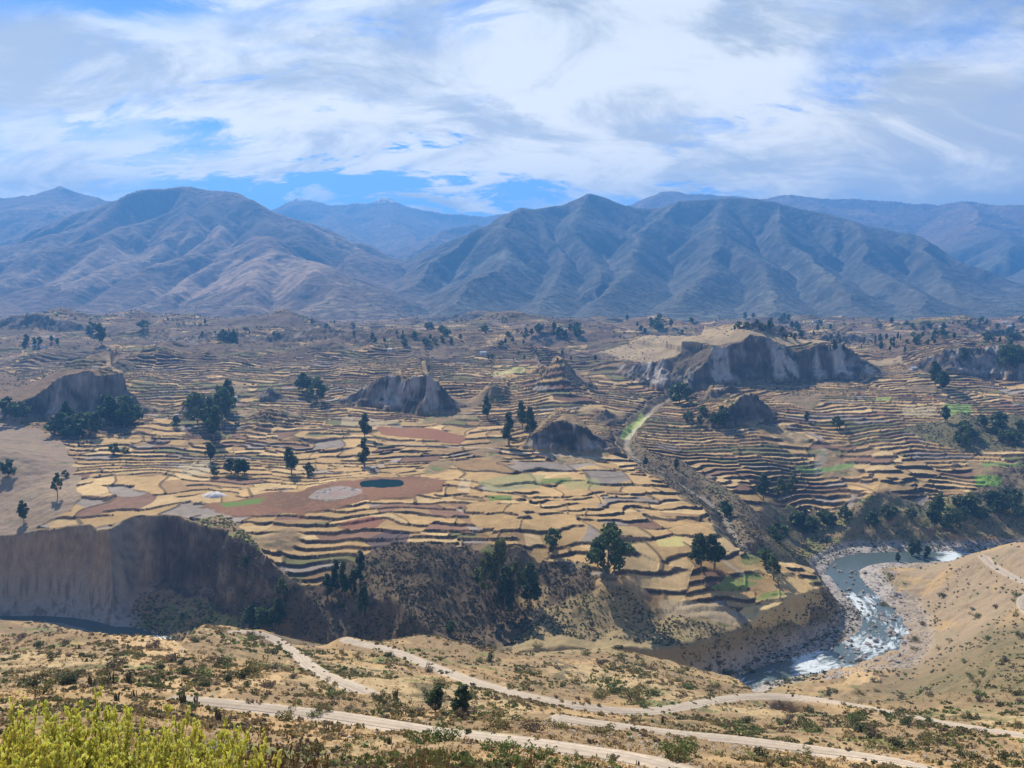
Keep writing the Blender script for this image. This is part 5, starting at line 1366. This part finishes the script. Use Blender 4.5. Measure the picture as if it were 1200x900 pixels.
def boxm(x0, x1, y0, y1, z0, z1):
    v = np.array([(x, y, z) for x in (x0, x1) for y in (y0, y1) for z in (z0, z1)], float)
    return v, np.array([(0, 1, 3, 2), (4, 6, 7, 5), (0, 4, 5, 1), (2, 3, 7, 6), (0, 2, 6, 4), (1, 5, 7, 3)])
WM = {k: mat_new('house_wall_' + k, col=c, var=.08, vscale=1) for k, c in {'white': (.78, .76, .72), 'adobe': (.42, .30, .20), 'yellow': (.66, .52, .30)}.items()}
RMt = {k: mat_new('house_roof_' + k, col=c, var=.12, vscale=2, rough=.6) for k, c in {'tin': (.55, .56, .58), 'rust': (.32, .16, .10)}.items()}
M_dark = mat_new('opening', col=(.03, .03, .035), rough=.4)
def house(px, py, wpx, wall, roof, label):
    x, y, z = G.hit(px, py); L_ = wpx * y / F_PX; W2 = L_ * .55; h_ = max(3.0, L_ * .36)
    e = bpy.data.objects.new('house', None); COL.objects.link(e); e.location = (x, y, z - .3); e.rotation_euler = (0, 0, (px % 7 - 3) * .08)
    set_props(e, label, 'house')
    v, f_ = boxm(-L_ / 2, L_ / 2, -W2 / 2, W2 / 2, -1, h_)
    gb = np.array([(-L_ / 2, -W2 / 2, h_), (-L_ / 2, W2 / 2, h_), (-L_ / 2, 0, h_ + W2 * .28), (L_ / 2, -W2 / 2, h_), (L_ / 2, W2 / 2, h_), (L_ / 2, 0, h_ + W2 * .28)])
    me = mesh_np('wall', np.concatenate([v, gb]), np.concatenate([f_, [[8, 10, 9, 9], [11, 12, 13, 13]]])[:6], [WM[wall]])
    link('wall', me, e)
    link('gable', mesh_np('gable', gb, np.array([(0, 2, 1), (3, 4, 5)]), [WM[wall]]), e)
    rz_, ov, th = h_ + W2 * .28 + .15, .5, .18
    rv = np.array([(sx * (L_ / 2 + ov), sy, zz2) for sx in (-1, 1) for sy, zz2 in ((-(W2 / 2 + ov), h_ - .12), (0, rz_), (W2 / 2 + ov, h_ - .12), (W2 / 2 + ov, h_ - .12 + th), (0, rz_ + th), (-(W2 / 2 + ov), h_ - .12 + th))])
    rf = [(0, 1, 7, 6), (1, 2, 8, 7), (2, 3, 9, 8), (3, 4, 10, 9), (4, 5, 11, 10), (5, 0, 6, 11), (0, 5, 4, 1), (1, 4, 3, 2), (6, 7, 10, 11), (7, 8, 9, 10)]
    link('roof', mesh_np('roof', rv, np.array(rf), [RMt[roof]]), e)
    link('door', mesh_np('door', *boxm(-.5, .5, -W2 / 2 - .05, -W2 / 2 + .1, -1, 2.1), [M_dark]), e)
    for s_ in (-1, 1):
        link('window', mesh_np('window', *boxm(s_ * L_ * .3 - .6, s_ * L_ * .3 + .6, -W2 / 2 - .04, -W2 / 2 + .1, 1, 2.1), [M_dark]), e)
for a in [(42, 404, 7, 'white', 'tin', 'white house among the trees of the upper left hamlet'), (51, 407, 6, 'white', 'rust', 'low white house just right of the upper left hamlet house'),
          (457, 411, 5, 'white', 'tin', 'small white house on the crest above the central bluffs'), (566, 415, 7, 'white', 'tin', 'white house at the end of the pale path in mid valley'),
          (507, 420, 4, 'white', 'rust', 'tiny white house left of the pale path in mid valley'), (734, 368, 8, 'white', 'tin', 'white long house at the mountain gully mouth'),
          (742, 365, 7, 'yellow', 'tin', 'cream house behind the white one at the gully mouth'), (812, 377, 8, 'yellow', 'rust', 'cream house left of the wood behind the mesa'),
          (1161, 386, 9, 'yellow', 'rust', 'biggest yellow house of the far right village'), (1184, 385, 8, 'adobe', 'tin', 'adobe house right of the biggest yellow one'),
          (1105, 383, 7, 'white', 'tin', 'white house at the left of the far right village'), (1128, 388, 6, 'adobe', 'rust', 'adobe house midway along the far right village'),
          (1070, 433, 7, 'white', 'tin', 'white shed in the saddle between the mesas'), (955, 378, 6, 'white', 'rust', 'white house beside the fields above the mesa'), (1000, 384, 6, 'adobe', 'rust', 'adobe house in the fields above the mesa'),
          (207, 489, 4, 'white', 'tin', 'small white hut below the left cliffs'), (276, 468, 4, 'white', 'tin', 'small white hut right of the large dark grove')]:
    house(*a)
# thin smoke of a field fire
m = bpy.data.materials.new('smoke_air'); m.use_nodes = True; m.node_tree.nodes.clear()
o1 = m.node_tree.nodes.new('ShaderNodeOutputMaterial'); p1 = m.node_tree.nodes.new('ShaderNodeVolumePrincipled')
p1.inputs['Color'].default_value = (.7, .82, .95, 1); p1.inputs['Density'].default_value = .022
m.node_tree.links.new(p1.outputs[0], o1.inputs['Volume'])
x, y, z = G.hit(955, 563)
path = np.array([(x, y, z - .3), (x + 2, y + 3, z + 6), (x + 4, y + 5, z + 13), (x + 9, y + 8, z + 21), (x + 12, y + 10, z + 28)])
path = smooth_line(path, 3, 2); 
v, f_ = tube(path, np.interp(np.arange(len(path)) / len(path), [0, .5, 1], [1.5, 5, .6]) , 12)
k_ = 12
f_ = np.concatenate([f_]); caps = [[i for i in range(k_)]]
cv = np.array([path[0], path[-1]]); n0 = len(v); v = np.concatenate([v, cv])
tri = [(n0, (j + 1) % k_, j, j) for j in range(k_)]
fl = [tuple(q) for q in f_] + [(n0, (j + 1) % k_, j) for j in range(k_)] + [(n0 + 1, len(path) * k_ - k_ + j, len(path) * k_ - k_ + (j + 1) % k_) for j in range(k_)]
me = bpy.data.meshes.new('smoke'); me.from_pydata(v.tolist(), [], [tuple(int(i) for i in q) for q in fl]); me.materials.append(m)
set_props(link('smoke', me), kind='stuff')

# ------------------------------------------------------------------ foreground shrubs
M_bud = mat_new('broom_leaf', attr=True, rough=.55, spec=.3, transl=.68)
M_twig = mat_new('broom_twig', col=(.20, .135, .08), rough=.85, var=.2, vscale=20)
OCT_V = np.array([(0, 0, -1), (.5, 0, 0), (0, .5, 0), (-.5, 0, 0), (0, -.5, 0), (0, 0, 1.0)]); OCT_F = np.array([(0, 2, 1), (0, 3, 2), (0, 4, 3), (0, 1, 4), (5, 1, 2), (5, 2, 3), (5, 3, 4), (5, 4, 1)])
def broom(cx_, cy_, h_, spread, nst, seed, label, density=1.0, base=(.93, .90, .30), name='broom_shrub', cat='shrub', budsz=.021, lean=0.1):
    r = np.random.default_rng(seed)
    gz = float(G(cx_, cy_)); tb = []; B = []; BA = []
    for i in range(nst):
        a = r.uniform(0, 6.283); t0 = r.uniform(.1, 1) * spread; hh = h_ * r.uniform(.72, 1.05) * (1 - .25 * (t0 / spread) ** 2)
        s_ = np.linspace(0, 1, 8)
        bend = r.uniform(-.15, .15, 2)
        path = np.stack([math.cos(a) * t0 * s_ ** .8 + bend[0] * s_ ** 2 + lean * s_ ** 2, math.sin(a) * t0 * s_ ** .8 + bend[1] * s_ ** 2, s_ * hh - .1 * (1 - s_)], 1)
        tb.append(tube(path, np.linspace(.009, .0025, 8), 4))
        nt = int(14 * density)
        for k in range(nt):
            tt = r.uniform(.30, .98); p = np.array([np.interp(tt, s_, path[:, j]) for j in range(3)])
            L_ = r.uniform(.12, .30) * h_ * .55 * (1.15 - tt * .6); aa = r.uniform(0, 6.283)
            dr = np.array([math.cos(aa) * .30 + lean, math.sin(aa) * .30, 1]); dr /= np.linalg.norm(dr)
            q = np.linspace(0, 1, 4)[:, None]
            tw = p + dr * L_ * q + np.array([0, 0, .02]) * q ** 2
            tb.append(tube(tw, [.0035, .003, .002, .001], 3))
            nbud = int(r.integers(9, 16) * density)
            for _ in range(nbud):
                f = r.uniform(.25, 1.05); B.append(p + dr * L_ * f + r.normal(0, .007, 3)); BA.append(dr + r.normal(0, .35, 3))
        for _ in range(int(16 * density)):
            tt = r.uniform(.6, 1.02); B.append(np.array([np.interp(tt, s_, path[:, j]) for j in range(3)]) + r.normal(0, .014, 3)); BA.append(np.array([0, 0, 1]) + r.normal(0, .5, 3))
    B = np.array(B); BA = np.array(BA); BA /= np.linalg.norm(BA, axis=1)[:, None]; n_ = len(B)
    u_ = np.cross(BA, r.normal(size=(n_, 3))); u_ /= np.linalg.norm(u_, axis=1)[:, None]; v_ = np.cross(BA, u_)
    sz = r.uniform(.65, 1.3, n_)[:, None, None] * budsz
    V = B[:, None] + sz * (OCT_V[None, :, 0:1] * u_[:, None] + OCT_V[None, :, 1:2] * v_[:, None] + OCT_V[None, :, 2:3] * BA[:, None])
    F = (OCT_F[None] + (np.arange(n_) * 6)[:, None, None]).reshape(-1, 3)
    cl = np.array(base)[None] * r.uniform(.75, 1.3, (n_, 1)); cl[:, 0] *= r.uniform(.85, 1.12, n_)
    e = bpy.data.objects.new(name, None); COL.objects.link(e); e.location = (cx_, cy_, gz); set_props(e, label, cat)
    link('foliage', mesh_np('foliage', V.reshape(-1, 3), F, [M_bud], False, attr=np.repeat(np.clip(cl, .01, .85), 6, 0)), e)
    link('stems', mesh_np('stems', *join(tb), [M_twig], True), e)
def fg(px, py, d):
    a, b = ray(px, py); return a * d, d
def top_h(px, py, d):
    a, b = ray(px, py); return b * d - float(G(a * d, d))
for i, (px, py, d, sp, nst, lb) in enumerate([
    (8, 828, 6.2, .75, 50, 'yellow-green feathery shrub in the very corner beside the viewpoint'), (72, 824, 6.6, .80, 54, 'tallest yellow-green feathery shrub, its sprigs reaching highest'),
    (135, 848, 6.4, .75, 50, 'yellow-green feathery shrub in the middle of the foreground clump'), (200, 842, 6.8, .62, 42, 'yellow-green feathery shrub right of the middle of the foreground clump'),
    (258, 858, 6.4, .42, 30, 'last yellow-green feathery shrub at the right end of the foreground clump'), (30, 868, 5.0, .6, 36, 'yellow-green shrub with many bare brown stems, closest to the viewpoint'),
    (165, 878, 5.2, .6, 34, 'low yellow-green shrub in front of the middle of the foreground clump')]):
    x, y = fg(px, py, d)
    broom(x, y, max(.8, top_h(px, py, d) * 1.0), sp, int(nst * 1.3), 900 + i, lb)
for i, (px, py, d, sp, lb, bs) in enumerate([(488, 876, 21, 1.5, 'dry beige brushy shrub at the bottom edge, left of the green bushes', (.34, .28, .15)), (515, 873, 23, 1.4, 'right half of the dry beige brush at the bottom edge', (.33, .27, .14)),
    (315, 862, 14, 1.2, 'brown leafless shrub behind the right end of the yellow clump', (.24, .17, .10)), (290, 856, 16, 1.1, 'upper brown leafless shrub behind the yellow clump', (.24, .17, .10)),
    (620, 884, 24, 1.0, 'dry twiggy shrub among the bright green bushes', (.24, .19, .11)), (340, 884, 13, .9, 'short brown twiggy shrub at the bottom, right of the yellow clump', (.24, .18, .11))]):
    x, y = fg(px, py, d)
    broom(x, y, float(np.clip(top_h(px, py, d), .8, 4)), sp, 46, 950 + i, lb, .6, bs, 'dry_shrub', 'shrub', .028)

# ------------------------------------------------------------------ haze
if HAZE:
    lo = np.array([-18500, -60, -260.0]); hi = np.array([18500, 10700, 1080.0])
    v = np.array([[x, y, z] for x in (lo[0], hi[0]) for y in (lo[1], hi[1]) for z in (lo[2], hi[2])])
    f_ = [(0, 1, 3, 2), (4, 6, 7, 5), (0, 4, 5, 1), (2, 3, 7, 6), (0, 2, 6, 4), (1, 5, 7, 3)]
    m = bpy.data.materials.new('haze_air'); m.use_nodes = True
    m.node_tree.nodes.clear()
    o_ = m.node_tree.nodes.new('ShaderNodeOutputMaterial'); p_ = m.node_tree.nodes.new('ShaderNodeVolumePrincipled')
    p_.inputs['Color'].default_value = (.13, .39, .86, 1)
    p_.inputs['Density'].default_value = 1.6e-4
    p_.inputs['Anisotropy'].default_value = .2
    m.node_tree.links.new(p_.outputs[0], o_.inputs['Volume'])
    me = mesh_np('haze', v, np.array(f_), [m])
    set_props(link('haze', me), kind='stuff')
